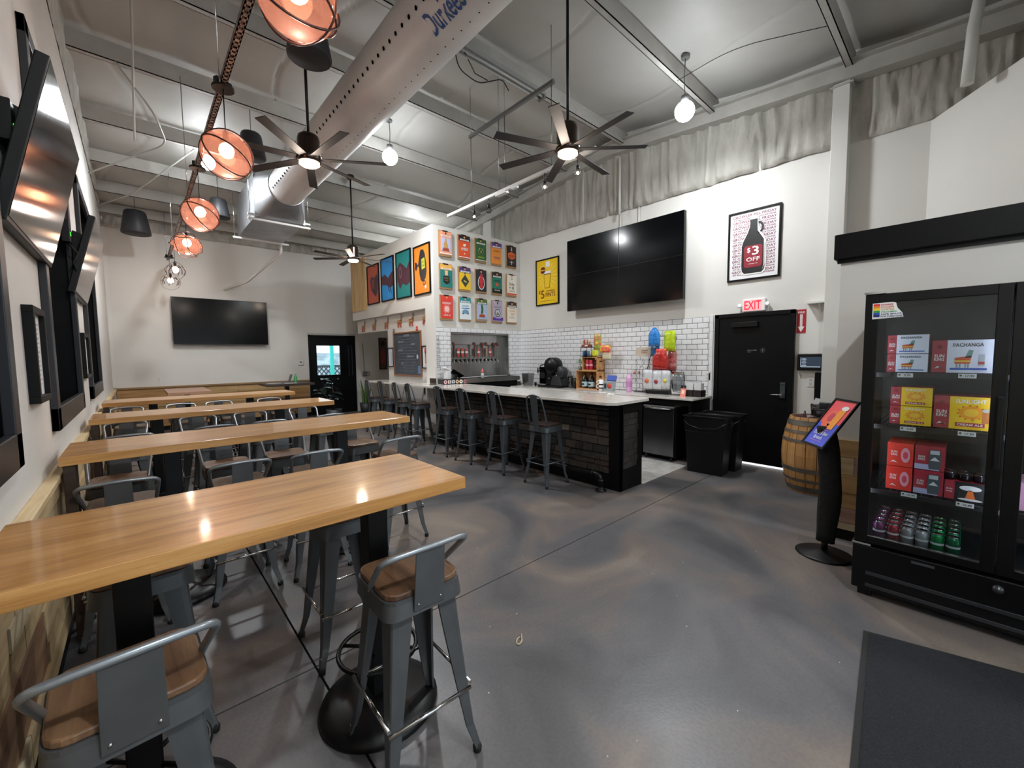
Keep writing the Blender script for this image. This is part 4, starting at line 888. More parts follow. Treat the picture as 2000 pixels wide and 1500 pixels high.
P = Pl(t, (-.004, 0, 0), RX, UPZ); P.text('FIRE', 0, .115, WHT, w_=.075, h=.026, lay=1); P.poly('arrow', [(-.014, .09), (-.014, -.07), (-.038, -.07), (0, -.14), (.038, -.07), (.014, -.07), (.014, .09)], WHT, 1)
for k, ch in enumerate('EXTINGUISHER'): P.text(ch, 0, .082-k*.0128, RED, h=.0095, lay=2)
t = thing('wall_tablet', 'black wall tablet with a dim grey screen beside the door', 'tablet', (XR-.03, 1.36, 1.467)); obj('case', MB().box(-.02, -.15, -.108, .03, .15, .108), BLACKPL, t, bevel=.012)
P = Pl(t, (-.021, 0, 0), RX, UPZ); P.rect('screen', -.0, 0, .22, .135, glow('tablet_screen', '#2c3a4a', .5), 1); tp = glow('tablet_text', '#aebccb', 1.0)
for k in range(6): P.rect('screen_line', -.07, .05-k*.018, .05 if k % 2 else .035, .005, tp, 2)
P.rect('screen_bar', 0, -.06, .20, .006, tp, 2); P.rect('side_bar', -.105, 0, .005, .12, tp, 2)
t = thing('menu_clipboard', 'blank black panel hung low under the wall tablet', 'panel', (XR-.03, 1.232, 1.16)); obj('panel', MB().box(-.01, -.08, -.175, .0, .08, .175), BLACKP, t, bevel=.002); obj('holder', MB().box(0, -.07, -.16, .03, .07, .18), PLAST, t)
t = thing('bracket_shelf', 'small white bracket shelf on the wall above the fire sign', 'shelf', (XR, 1.285, 2.22)); obj('board', MB().box(-.12, -.135, -.012, 0, .135, .012), WHITEM, t, bevel=.002); obj('brace', MB().bar((-.1, 0, -.01), (0, 0, -.1), .01, .03), WHITEM, t)
def outlet(label, x, y, z, n=(-1, 0, 0), right=RX, cat='outlet'):
    t = thing('wall_outlet', label, cat, (x, y, z)); P = Pl(t, Vector(n)*.006, right, UPZ)
    P.rect('cover_plate', 0, 0, .075, .12, mat('outlet_white', '#dcdcda', .4), 0, .006); P.rect('socket', 0, .026, .032, .028, mat('outlet_shade', '#bcbcba', .4), 1); P.rect('socket', 0, -.026, .032, .028, mat('outlet_shade', '#bcbcba'), 1)
outlet('white outlet plate under the wall tablet', XR, 1.36, 1.21); outlet('white outlet plate on the tiles above the napkin holder', XR-.008, 2.665, 1.245)
outlet('white outlet plate low on the back wall under the screen', .34, YB, 1.146, (0, -1, 0), (1, 0, 0))
t = thing('thermostat', 'small white thermostat on the back wall left of the glazed door', 'thermostat', (3.27, YB, 1.455)); obj('case', MB().box(-.065, -.03, -.06, .065, 0, .06), mat('outlet_white', '#dcdcda'), t, bevel=.006); obj('display', MB().box(-.03, -.032, .0, .03, -.03, .035), mat('lcd_grey', '#5a605e', .3), t)
# left wall frames
for (y0, y1, z0, z1, lab) in ((3.07, 3.42, 1.385, 1.87, 'black framed notice on the left wall before the second window'), (5.72, 6.22, 1.42, 1.86, 'narrow black framed notice on the left wall between the windows')):
    t, P = framed('framed_notice', lab, 'frame', XL, (y0+y1)/2, (z0+z1)/2, y1-y0, z1-z0, right=(0, 1, 0), nrm=(1, 0, 0), fw=.035, depth=.04)
    for k in range(14): P.rect('text_line', -.01*(k % 3), .16-k*.024, (y1-y0)*.5-.02*(k % 2), .006, mat('faint_print', '#b4b6ba', .6), 1)
# ================================================================ COOLER WALL
for (y0, y1, z0, z1, c, lab, pc) in ((9.78, 9.14, 2.83, 3.74, '#b9583f', 'rust red framed poster with a dark form, leftmost of four on the cooler side', 0), (9.02, 8.405, 2.83, 3.78, '#2f8fd8', 'bright blue framed poster, second of four on the cooler side', 1),
        (8.29, 7.65, 2.81, 3.785, '#1e7f80', 'teal framed poster, third of four on the cooler side', 2), (7.535, 6.91, 2.80, 3.755, '#f08a2a', 'orange framed poster of a black jar with a yellow label', 3)):
    t, P = framed('framed_poster', lab, 'poster', CX, (y0+y1)/2, (z0+z1)/2, y0-y1, z1-z0, face=mat('poster_'+c[1:], c, .5), grp='framed posters on the cooler side')
    dk = mat('shadow_print', '#2a2428', .5); dk2 = mat('plum_print', '#4b2a38', .5)
    if pc == 0: P.poly('dark_form', [(-.16, .12), (-.05, .2), (.08, .14), (.20, .22), (.26, .10), (.24, -.15), (.14, -.30), (.02, -.22), (-.10, -.12)], dk2, 1); P.poly('dark_form', [(-.05, .1), (.05, .12), (.05, -.1), (-.04, -.08)], mat('brick_print', '#8a4238'), 2)
    if pc == 1: P.poly('dark_form', [(-.28, .08), (-.12, .12), (.04, .02), (.16, .10), (.28, .16), (.28, -.16), (.12, -.20), (-.06, -.12), (-.28, -.10)], dk2, 1); P.polys('tendril', [[(.0, -.12), (.03, -.13), (.10, -.30), (.06, -.26)], [(.12, -.2), (.15, -.19), (.20, -.34), (.17, -.30)]], dk, 2)
    if pc == 2: P.poly('dark_form', [(-.28, .16), (-.14, .27), (.02, .18), (.14, .10), (.28, .26), (.28, -.18), (.12, -.24), (-.04, -.18), (-.16, -.28), (-.28, -.10)], dk2, 1); P.disc('pale_loop', -.13, .06, .05, .12, mat('mauve_print', '#8c5a78'), 2); P.disc('dark_form', -.13, .06, .03, .09, dk, 3)
    if pc == 3:
        P.poly('jar', [(-.04, .38), (.06, .38), (.12, .30), (.17, .10), (.18, -.05), (.13, -.18), (.04, -.24), (-.04, -.20), (-.09, -.08), (-.10, .05), (-.20, .16), (-.25, .18), (-.26, .05), (-.22, .0), (-.14, .10), (-.08, .28)], dk, 1)
        P.poly('yellow_label', [(-.01, .20), (.11, .22), (.13, .02), (.0, .0)], mat('lime_print', '#b9c43a'), 2); P.text('DUCT', .055, .14, dk, w_=.09, lay=3); P.text('TAPE', .06, .07, dk, w_=.09, lay=3)
        P.disc('ring', .08, -.26, .05, .05, dk, 1); P.disc('ring_hole', .08, -.26, .03, .03, mat('poster_f08a2a', '#f08a2a'), 2); P.disc('tip', .13, -.34, .03, .035, PAPER, 2)
# fifteen wooden beer boards
BX = [4.48, 4.912, 5.327, 5.753, 6.172]; BZ = [3.73, 3.115, 2.525]
def H_(c): return mat('b_'+c[1:], c, .5)
boards = [('#f0a27c', '#f0a27c', 'trophy', 'PALE', 'salmon board with a gold trophy on a lilac square'), ('#2a2024', '#e2552c', 'amber', 'AMBER', 'black and orange board lettered AMBER'), ('#2f5d34', '#2f5d34', 'money', 'CREAM', 'green board with a money bag'),
    ('#57418c', '#e8923e', 'twoline', 'FRIDAY', 'purple-topped orange board with lettering'), ('#241c1c', '#241c1c', 'seal', 'HAZE', 'black board with an orange emblem'),
    ('#edb04a', '#1f7a74', 'badge', 'WEE', 'gold-topped teal board with a dark shield'), ('#4a3c72', '#f0c62a', 'diamond', 'IPA', 'purple and yellow board with a dark diamond'), ('#2a2a30', '#2a2a30', 'figure', 'RED', 'charcoal board with a red figure in a ring'),
    ('#222226', '#1f7a68', 'rose', 'PILS', 'black and teal board with a red flower'), ('#f2ece2', '#f2ece2', 'eight', 'OCHO', 'cream board with a green 8 and orange foot'),
    ('#dc4034', '#dc4034', 'sun', 'SUNLIGHT', 'red board lettered SUNLIGHT CREAM ALE'), ('#2c8f98', '#e6eef2', 'car', 'COAST', 'teal-topped white board with a blue car'), ('#4c7040', '#a9bede', 'pickle', 'PICKLE', 'green board with a gherkin on a trophy'),
    ('#b4acc0', '#b4acc0', 'mount', 'OSIRIS', 'lavender board with a mountain and purple ribbon'), ('#2c2628', '#f0e8dc', 'bars', 'WIT', 'black and cream board with gold lettering')]
rn = ['top', 'middle', 'bottom']; pos = ['far left', 'second', 'centre', 'fourth', 'far right']
KRAFT = mat('kraft_board', '#9c7a54', .6)
for i, (c1, c2, mo, tx, lab) in enumerate(boards):
    r, c = divmod(i, 5); W_, HH = .285, .48
    t = thing('beer_board', '%s, %s row' % (lab, rn[r]), 'sign', (BX[c], CY, BZ[r]), 0, 'beer boards on the cooler front')
    obj('backing', MB().box(-W_/2, -.035, -HH/2, W_/2, 0, HH/2), KRAFT, t, bevel=.002)
    jx = random.uniform(.0, .012)
    P = Pl(t, (jx, -.037, .012), (1, 0, 0), UPZ); w2, h2 = W_*.96, HH*.90
    P.rect('face', 0, 0, w2, h2, H_(c2), 1, .003); P.rect('header', 0, h2*.38, w2, h2*.24, H_(c1), 2); P.disc('crest', 0, h2*.42, .018, .02, H_('#e9a070') if c1 != '#f0a27c' else DRED, 3, 10)
    if mo not in ('seal', 'figure', 'eight', 'mount', 'sun'): P.rect('header_band', 0, h2*.31, w2*.8, .026, WHT if i != 0 else PAPER, 3)
    if mo in ('trophy', 'pickle'):
        P.rect('art_field', 0, -.03, w2*.78, h2*.58, H_('#b9c4e6'), 3); P.poly('plinth', [(-.085, -.15), (.085, -.15), (.06, -.09), (-.06, -.09)], H_('#a2492c'), 4)
        if mo == 'trophy': P.poly('trophy', [(-.04, -.09), (.05, -.09), (.045, -.03), (.02, .02), (.02, .08), (-.005, .10), (-.02, .04), (-.05, -.02)], H_('#c79a52'), 4); P.rect('foot_band', 0, -.195, w2, .016, WHT, 4)
        else: P.poly('gherkin', [(-.02, -.09), (.03, -.07), (.035, .03), (.02, .10), (-.01, .115), (-.03, .09), (-.02, .0), (-.035, -.06)], H_('#2f6e38'), 4); P.rect('foot_band', 0, -.20, w2, .016, KRAFT, 4)
    if mo == 'amber': P.text('AMBER', 0, -.04, WHT, w_=.17, h=.055, lay=3); P.poly('glyph', [(-.03, .05), (.04, .06), (.02, .01), (-.03, .01)], WHT, 3); P.disc('dot', 0, -.13, .014, .014, WHT, 3, 8); P.rect('foot_band', 0, -.20, w2, .014, WHT, 3)
    if mo == 'money': P.disc('halo', 0, -.02, .062, .068, H_('#a9c46a'), 3); P.disc('bag', 0, -.03, .052, .056, H_('#16381f'), 4); P.poly('bag_neck', [(-.02, .02), (.02, .02), (.012, .06), (-.012, .06)], H_('#16381f'), 4); P.text('$', 0, -.03, H_('#c8d86a'), h=.06, lay=5); P.text('CREAM ALE', 0, -.14, H_('#a9c43a'), w_=.16, h=.035, lay=3); P.rect('foot_band', 0, -.20, w2, .014, WHT, 3)
    if mo == 'twoline': P.text('TUESDAY', 0, .05, H_('#8a4a28'), w_=.19, h=.035, lay=3); P.text('TUNES', 0, -.09, H_('#5a4a6a'), w_=.17, h=.05, lay=3)
    if mo == 'seal':
        P.poly('emblem', [(-.11, .06), (0, .10), (.11, .06), (.10, -.03), (0, -.07), (-.10, -.03)], H_('#d8642a'), 3); P.text('HAZE', 0, .01, BLK, w_=.13, lay=4); P.disc('crest', 0, .14, .02, .024, H_('#e9b98a'), 3, 10); P.polys('ornament', [[(-.07, -.14), (0, -.10), (.07, -.14), (0, -.12)], [(-.01, -.1), (.01, -.1), (.006, -.18), (-.006, -.18)]], PAPER, 3)
    if mo == 'badge': P.poly('shield', [(-.07, .0), (.07, .0), (.07, -.12), (0, -.16), (-.07, -.12)], BLK, 3); P.poly('paw', [(-.035, .10), (.035, .10), (.03, .01), (-.03, .01)], H_('#e9b98a'), 3); P.text('BALD', 0, -.04, KRAFT, w_=.10, h=.03, lay=4); P.text('ALE', 0, -.085, KRAFT, w_=.08, h=.025, lay=4)
    if mo == 'diamond': P.poly('diamond', [(0, .08), (.10, -.05), (0, -.17), (-.10, -.05)], H_('#4a4840'), 3); P.poly('inner_diamond', [(0, .06), (.083, -.05), (0, -.15), (-.083, -.05)], H_('#3a3a34'), 4); P.poly('glyph', [(-.03, -.03), (.04, -.06), (.03, -.08), (-.04, -.06)], H_('#c4c86a'), 5); P.disc('string_hole', 0, .10, .018, .018, H_('#4a4840'), 3, 8)
    if mo == 'figure': P.disc('ring', 0, -.04, .085, .14, PAPER, 3); P.disc('ring_field', 0, -.04, .07, .12, H_('#2a2a30'), 4); P.poly('figure', [(0, .16), (.03, .12), (.035, .04), (.06, -.02), (.03, -.06), (.045, -.14), (-.045, -.14), (-.03, -.06), (-.06, -.02), (-.035, .04), (-.03, .12)], H_('#c8303a'), 5)
    if mo == 'rose': P.disc('flower', 0, -.03, .038, .04, H_('#d84a3c'), 3, 9); P.text('PILSNER', 0, .05, BLK, w_=.17, h=.025, lay=3); P.rect('footer', 0, -.165, w2, .09, BLK, 3); P.text('PILSNER', 0, -.15, WHT, w_=.15, h=.022, lay=4)
    if mo == 'eight': P.text('Ocho', -.01, .02, BLK, w_=.16, h=.06, lay=3); P.text('8', .03, -.06, H_('#2c5a3c'), w_=.05, h=.07, lay=3); P.text('IPA', -.05, -.06, BLK, h=.03, lay=3); P.text('HAZY IPA', 0, -.13, H_('#2c5a3c'), w_=.17, h=.022, lay=3); P.rect('footer', 0, -.195, w2, .035, H_('#e0543a'), 3); P.poly('peak', [(-.02, .12), (0, .15), (.02, .12)], H_('#2c5a3c'), 3)
    if mo == 'sun':
        P.text('SUNLIGHT', 0, .075, WHT, w_=.20, h=.04, lay=3); P.polys('sunburst', [[(.045*math.cos(a-.2), -.04+.045*math.sin(a-.2)), (.095*math.cos(a), -.04+.11*math.sin(a)), (.045*math.cos(a+.2), -.04+.045*math.sin(a+.2))] for a in [k*PI/6 for k in range(12)]], H_('#f6c4bc'), 3); P.disc('sun_face', 0, -.04, .05, .055, H_('#f6c4bc'), 4); P.text('CREAM ALE', 0, -.155, WHT, w_=.15, h=.025, lay=3)
    if mo == 'car': P.text('ROCKET', 0, .05, H_('#2c8fb0'), w_=.16, h=.035, lay=3); P.rect('stripe', 0, .005, .19, .015, H_('#2f6ec0'), 3); P.poly('car', [(-.08, -.10), (.08, -.10), (.075, -.05), (.04, -.02), (-.04, -.02), (-.075, -.05)], H_('#6d9cba'), 3); P.polys('wheel', [[(-.075, -.115), (-.05, -.115), (-.05, -.09), (-.075, -.09)], [(.05, -.115), (.075, -.115), (.075, -.09), (.05, -.09)]], BLK, 4)
    if mo == 'mount':
        P.poly('hexagon', [(-.085, -.05), (-.05, .04), (.05, .04), (.085, -.05), (.04, -.12), (-.04, -.12)], H_('#4c4f6c'), 3); P.poly('hexagon_field', [(-.065, -.05), (-.04, .02), (.04, .02), (.065, -.05), (.03, -.10), (-.03, -.10)], H_('#cfd2dc'), 4); P.poly('mountain', [(-.05, -.08), (0, .0), (.05, -.08)], H_('#7c7a50'), 5)
        P.text('PALE ALE', 0, .085, H_('#6a6480'), w_=.18, h=.03, lay=3); P.rect('ribbon', .01, -.165, w2*1.05, .065, H_('#5a34a0'), 4); P.text('OSIRIS', .01, -.14, WHT, w_=.14, h=.022, lay=5); P.rect('crest_box', 0, .17, .035, .045, H_('#3c3848'), 4)
    if mo == 'bars': P.text('ORANGE', 0, .03, H_('#d89a2c'), w_=.18, h=.03, lay=3); P.text('WHEAT', .02, -.03, H_('#d8842c'), w_=.14, h=.03, lay=3); P.text('TAPROOM', 0, .085, H_('#3a3430'), w_=.16, h=.014, lay=3); P.text('ALE', 0, -.075, KRAFT, w_=.07, h=.02, lay=3); P.text('SEASONAL', 0, -.12, H_('#3a3430'), w_=.16, h=.014, lay=3)
    if mo not in ('seal', 'figure', 'eight', 'sun', 'mount'): P.text('SUN KING', 0, h2*.31, BLK, w_=w2*.55, h=.014, lay=4)
    obj('clip', MB().box(-.06, -.042, HH/2-.02, .05, -.02, HH/2+.006), BLK, t)
# piñata figures on the strip
def llama(y, lab):
    t = thing('paper_llama', lab, 'decoration', (CX2, y, 2.335), 0, 'striped paper llamas'); P = Pl(t, (-.012, 0, 0), RX, UPZ)
    P.poly('body', [(-.07, -.02), (.045, -.03), (.06, .03), (-.075, .025)], H_('#b4483a'), 1, .01); P.poly('body_stripe', [(-.073, .005), (.055, -.0), (.057, .012), (-.074, .014)], H_('#e2b03a'), 2); P.poly('body_stripe', [(-.071, -.012), (.05, -.018), (.052, -.008), (-.072, -.002)], H_('#5a9a6a'), 2)
    P.poly('neck', [(.02, .02), (.06, .0), (.075, .07), (.09, .075), (.085, .095), (.06, .10), (.055, .12), (.045, .12), (.045, .09), (.03, .07)], H_('#9a8f84'), 1, .01)
    for x in (-.065, -.035, .02, .045): P.rect('leg', x, -.055, .014, .06, H_('#a85a48'), 1, .008)
    t.scale = (1.35, 1.35, 1.35); t.location.z += .015
    return t
for y, l in ((10.39, 'farthest striped paper llama on the white strip under the soffit'), (9.75, 'second striped paper llama from the far end of the strip'), (9.08, 'third striped paper llama from the far end of the strip'), (8.44, 'fourth striped paper llama, above the hallway edge'), (7.92, 'fifth striped paper llama, above the chalkboard'), (7.35, 'striped paper llama nearest the corner post')): llama(y, l)
# chalkboard
t, P = framed('chalkboard', 'large grey chalkboard with faint chalk writing above the ledge', 'chalkboard', CX2, 8.142, 1.648, 1.225, .955, .03, mat('frame_wood', '#8a5e40', .5), CHALK)
cm = mat('chalk_mark', '#a9b0b8', .9)
for k in range(13): P.rect('chalk_line', random.uniform(-.08, .05), .38-k*.062, random.uniform(.5, .95), .010, mat('chalk_dust', '#6d7580', .9), 1)
P.text('ON TAP', 0, .40, cm, h=.045); P.text('PALE ALE 6', -.25, .27, cm, h=.035); P.text('LAGER 5', .28, .21, cm, h=.035); P.text('PORTER 7', -.28, .08, cm, h=.035); P.text('CREAM ALE 5', .15, -.05, cm, h=.035); P.text('IPA 7', -.2, -.2, cm, h=.035); P.disc('paper_dot', .45, -.06, .035, .05, mat('pale_blue_paper', '#bcd0e0'), 2); P.rect('taped_card', .52, -.33, .10, .16, mat('blue_card', '#5b84b4'), 2)
for y, l in ((8.72, 'left'), (7.68, 'right')):
    f = thing('paper_figure', 'tiny red figurine standing on the %s end of the chalkboard frame' % l, 'figurine', (CX2-.02, y, 2.127)); obj('body', MB().lathe([(.02, 0), (.025, .03), (.012, .06)], 8), H_('#c43a34') if l == 'right' else H_('#6a6a62'), f); obj('head', MB().sphere((0, 0, .075), .02, 8, 6), H_('#c43a34') if l == 'right' else H_('#6a6a62'), f)
t, P = framed('framed_mirror', 'bright narrow framed picture left of the chalkboard', 'frame', CX2, 8.91, 1.58, .28, .44, .02, face=mat('bright_print', '#dfe8f2', .15)); P.rect('pale_shape', .03, -.02, .06, .28, H_('#b4c4da'), 1)
t, P = framed('framed_art', 'white framed print of a red tap handle right of the chalkboard', 'frame', CX2, 7.35, 1.58, .30, .46, .02)
P.disc('red_knob', 0, .13, .06, .06, H_('#c8404a'), 1); P.poly('handle_shaft', [(-.035, -.14), (.035, -.14), (.05, .10), (-.05, .10)], H_('#b08a84'), 1); P.polys('handle_stripe', [[(-.03, .05), (.03, .05), (.03, .06), (-.03, .06)], [(-.03, 0), (.03, 0), (.03, .01), (-.03, .01)]], H_('#8a3a40'), 2); P.rect('caption', 0, -.18, .12, .012, H_('#8a8a8a'), 1)
t = thing('wire_basket', 'thin black wire rack on the corner post by the tiles', 'rack', (CX+.01, CY-.01, 1.66)); b = MB()
for k in range(9): b.tube([(.0, -.012, -.28+k*.075), (.07, -.012, -.28+k*.075)], .002, 4)
b.tube([(.02, -.012, -.30), (.02, -.012, .33)], .002, 4).tube([(.06, -.012, -.30), (.06, -.012, .33)], .002, 4); o = obj('wire', b, BLACKM, t); o['kind'] = 'stuff'
t, P = framed('framed_poster', 'dark framed poster seen down the hallway on the back wall', 'poster', 5.61, YB, 1.69, .25, .96, .02, face=mat('hall_print', '#58413a'), right=(1, 0, 0), nrm=(0, -1, 0)); P.rect('red_shape', 0, -.1, .12, .4, H_('#8a3a34'), 1); P.disc('dark_shape', 0, .3, .07, .1, BLK, 1)
t = thing('electrical_box', 'grey electrical box with loose cable on the hallway wall', 'electrical box', (5.0, YB-.012, 1.10)); obj('box', MB().box(-.06, -.06, -.07, .06, 0, .07), GALV, t, bevel=.004); obj('cable', MB().tube(arc([(.06, -.04, .02), (.14, -.06, .06), (.15, -.06, -.06), (.06, -.04, -.05)], .05, 4), .008, 6).tube([(0, -.02, .07), (-.02, -.02, .9)], .008, 6), mat('grey_cast', '#777877'), t)
# ================================================================ DRINKS FRIDGE
FX, FY0, FY1, FH = 3.45, .46, -.76, 1.96
fg = thing('display_fridge', 'tall black glass-door fridge stocked with drink cartons', 'fridge', (FX, 0, 0)); D = .80
FB = mat('fridge_black', '#060607', .35, spec=.3)
b = MB(); b.box(.05, FY0-.03, .06, D, FY0, FH).box(.05, FY1, .06, D, FY1+.03, FH).box(.05, FY1, FH-.04, D, FY0, FH).box(D-.03, FY1, .06, D, FY0, FH).box(.05, FY1, .06, D, FY0, .36); obj('cabinet', b, FB, fg, bevel=.004)
obj('base_grille_panel', MB().box(-.01, FY1, .05, .05, FY0, .34), FB, fg, bevel=.006)
for z in (.165, .085): obj('grille_slot', MB().box(-.016, FY1+.05, z-.012, -.01, FY0-.07, z+.012), mat('grille_grey', '#26282c', .3), fg, bevel=.003)
obj('toe_foot', MB().box(.02, FY0-.1, 0, .10, FY0-.03, .05).box(.02, FY1+.03, 0, .10, FY1+.1, .05).box(.6, FY0-.1, 0, .7, FY0-.03, .05).box(.6, FY1+.03, 0, .7, FY1+.1, .05), BLACKPL, fg)
for z in (.372, .695, 1.125, 1.462):
    b = MB(); b.box(.10, FY1+.03, z-.012, D-.03, FY0-.03, z-.004) if z < .4 else None
    if z > .4:
        for k in range(40): b.box(.12, FY1+.05+k*.029, z-.007, D-.04, FY1+.053+k*.029, z-.003)
        b.box(.115, FY1+.04, z-.03, .13, FY0-.035, z-.001)
    obj('shelf', b, mat('shelf_black', '#141416', .4), fg)
for (a, c) in ((FY0-.005, -.147), (-.153, FY1+.005)):
    dr = obj('door', MB().box(0, a-.065, .36, .05, a, 1.955).box(0, c, .36, .05, c+.055, 1.955).box(0, c+.055, .36, .05, a-.065, .405).box(0, c+.055, 1.90, .05, a-.065, 1.955), FB, fg, bevel=.003)
    obj('door_glass', MB().box(.015, c+.055, .405, .022, a-.065, 1.90), FGLASS, dr)
    obj('bottom_trim', MB().box(.004, c+.055, .403, .016, a-.065, .409), CHROME, dr)
    ha = c+.02; obj('door_handle', MB().box(-.04, ha-.012, .95, -.02, ha+.012, 1.35).box(-.03, ha-.01, .96, 0, ha+.01, .98).box(-.03, ha-.01, 1.32, 0, ha+.01, 1.34), BLACKM, dr, bevel=.003)
obj('hinge', MB().box(-.012, FY0-.09, .345, .04, FY0+.004, .358), CHROME, fg); obj('top_hinge', MB().box(-.01, FY0-.1, FH-.004, .04, FY0, FH+.008), CHROME, fg)
obj('lock_knob', MB().lathe([(.022, 0), (.022, .02), (0, .022)], 12, Matrix.Translation((-.012, -.165, .29)) @ Matrix.Rotation(-PI/2, 4, 'Y')), mat('grille_grey', '#26282c'), fg)
obj('badge', MB().box(-.0125, .08, .305, -.0095, .18, .32), mat('badge_grey', '#3c3e42', .3), fg)
LED = glow('fridge_led', '#dfe8ff', 5)
obj('led_strip', MB().box(.056, FY0-.045, .42, .064, FY0-.036, 1.88).box(.056, -.140, .42, .064, -.130, 1.88), LED, fg)
area('fridge_led_light', (FX+.075, .415, 1.15), 1.4, (0, -PI/2+.0, 0), 1.3, (.86, .9, 1), .01); area('fridge_led_light', (FX+.075, -.135, 1.15), 1.4, (0, -PI/2, 0), 1.3, (.86, .9, 1), .01)
t = thing('pride_sticker', 'rainbow sticker reading SAFE SPACE FOR EVERYONE on the fridge door', 'sticker', (FX-.002, .347, 1.852)); P = Pl(t, (0, 0, 0), RX, UPZ)
P.poly('white_ground', [(-.072, -.052), (.072, -.046), (.066, -.02), (.044, .01), (.036, .042), (.02, .048), (-.072, .045)], WHT, 1, .0005)
for k, c in enumerate(('#d8343a', '#ef8a2a', '#f2d02c', '#3a9a4a', '#2a4aa8', '#27276a')): P.rect('stripe', -.052, .034-k*.0135, .03, .0135, H_(c), 2, .0003)
for k, (s_, c, w_) in enumerate((('DIVERSE', '#c0342c', .055), ('INCLUSIVE', '#d8662c', .06), ('ACCEPTING', '#c8a22c', .062), ('WELCOMING', '#3a9a4a', .075), ('SAFE SPACE', '#27407a', .095), ('FOR EVERYONE', '#27276a', .10))): P.text(s_, -.032+w_/2, .034-k*.0145, H_(c), w_=w_, h=.0105, lay=2)
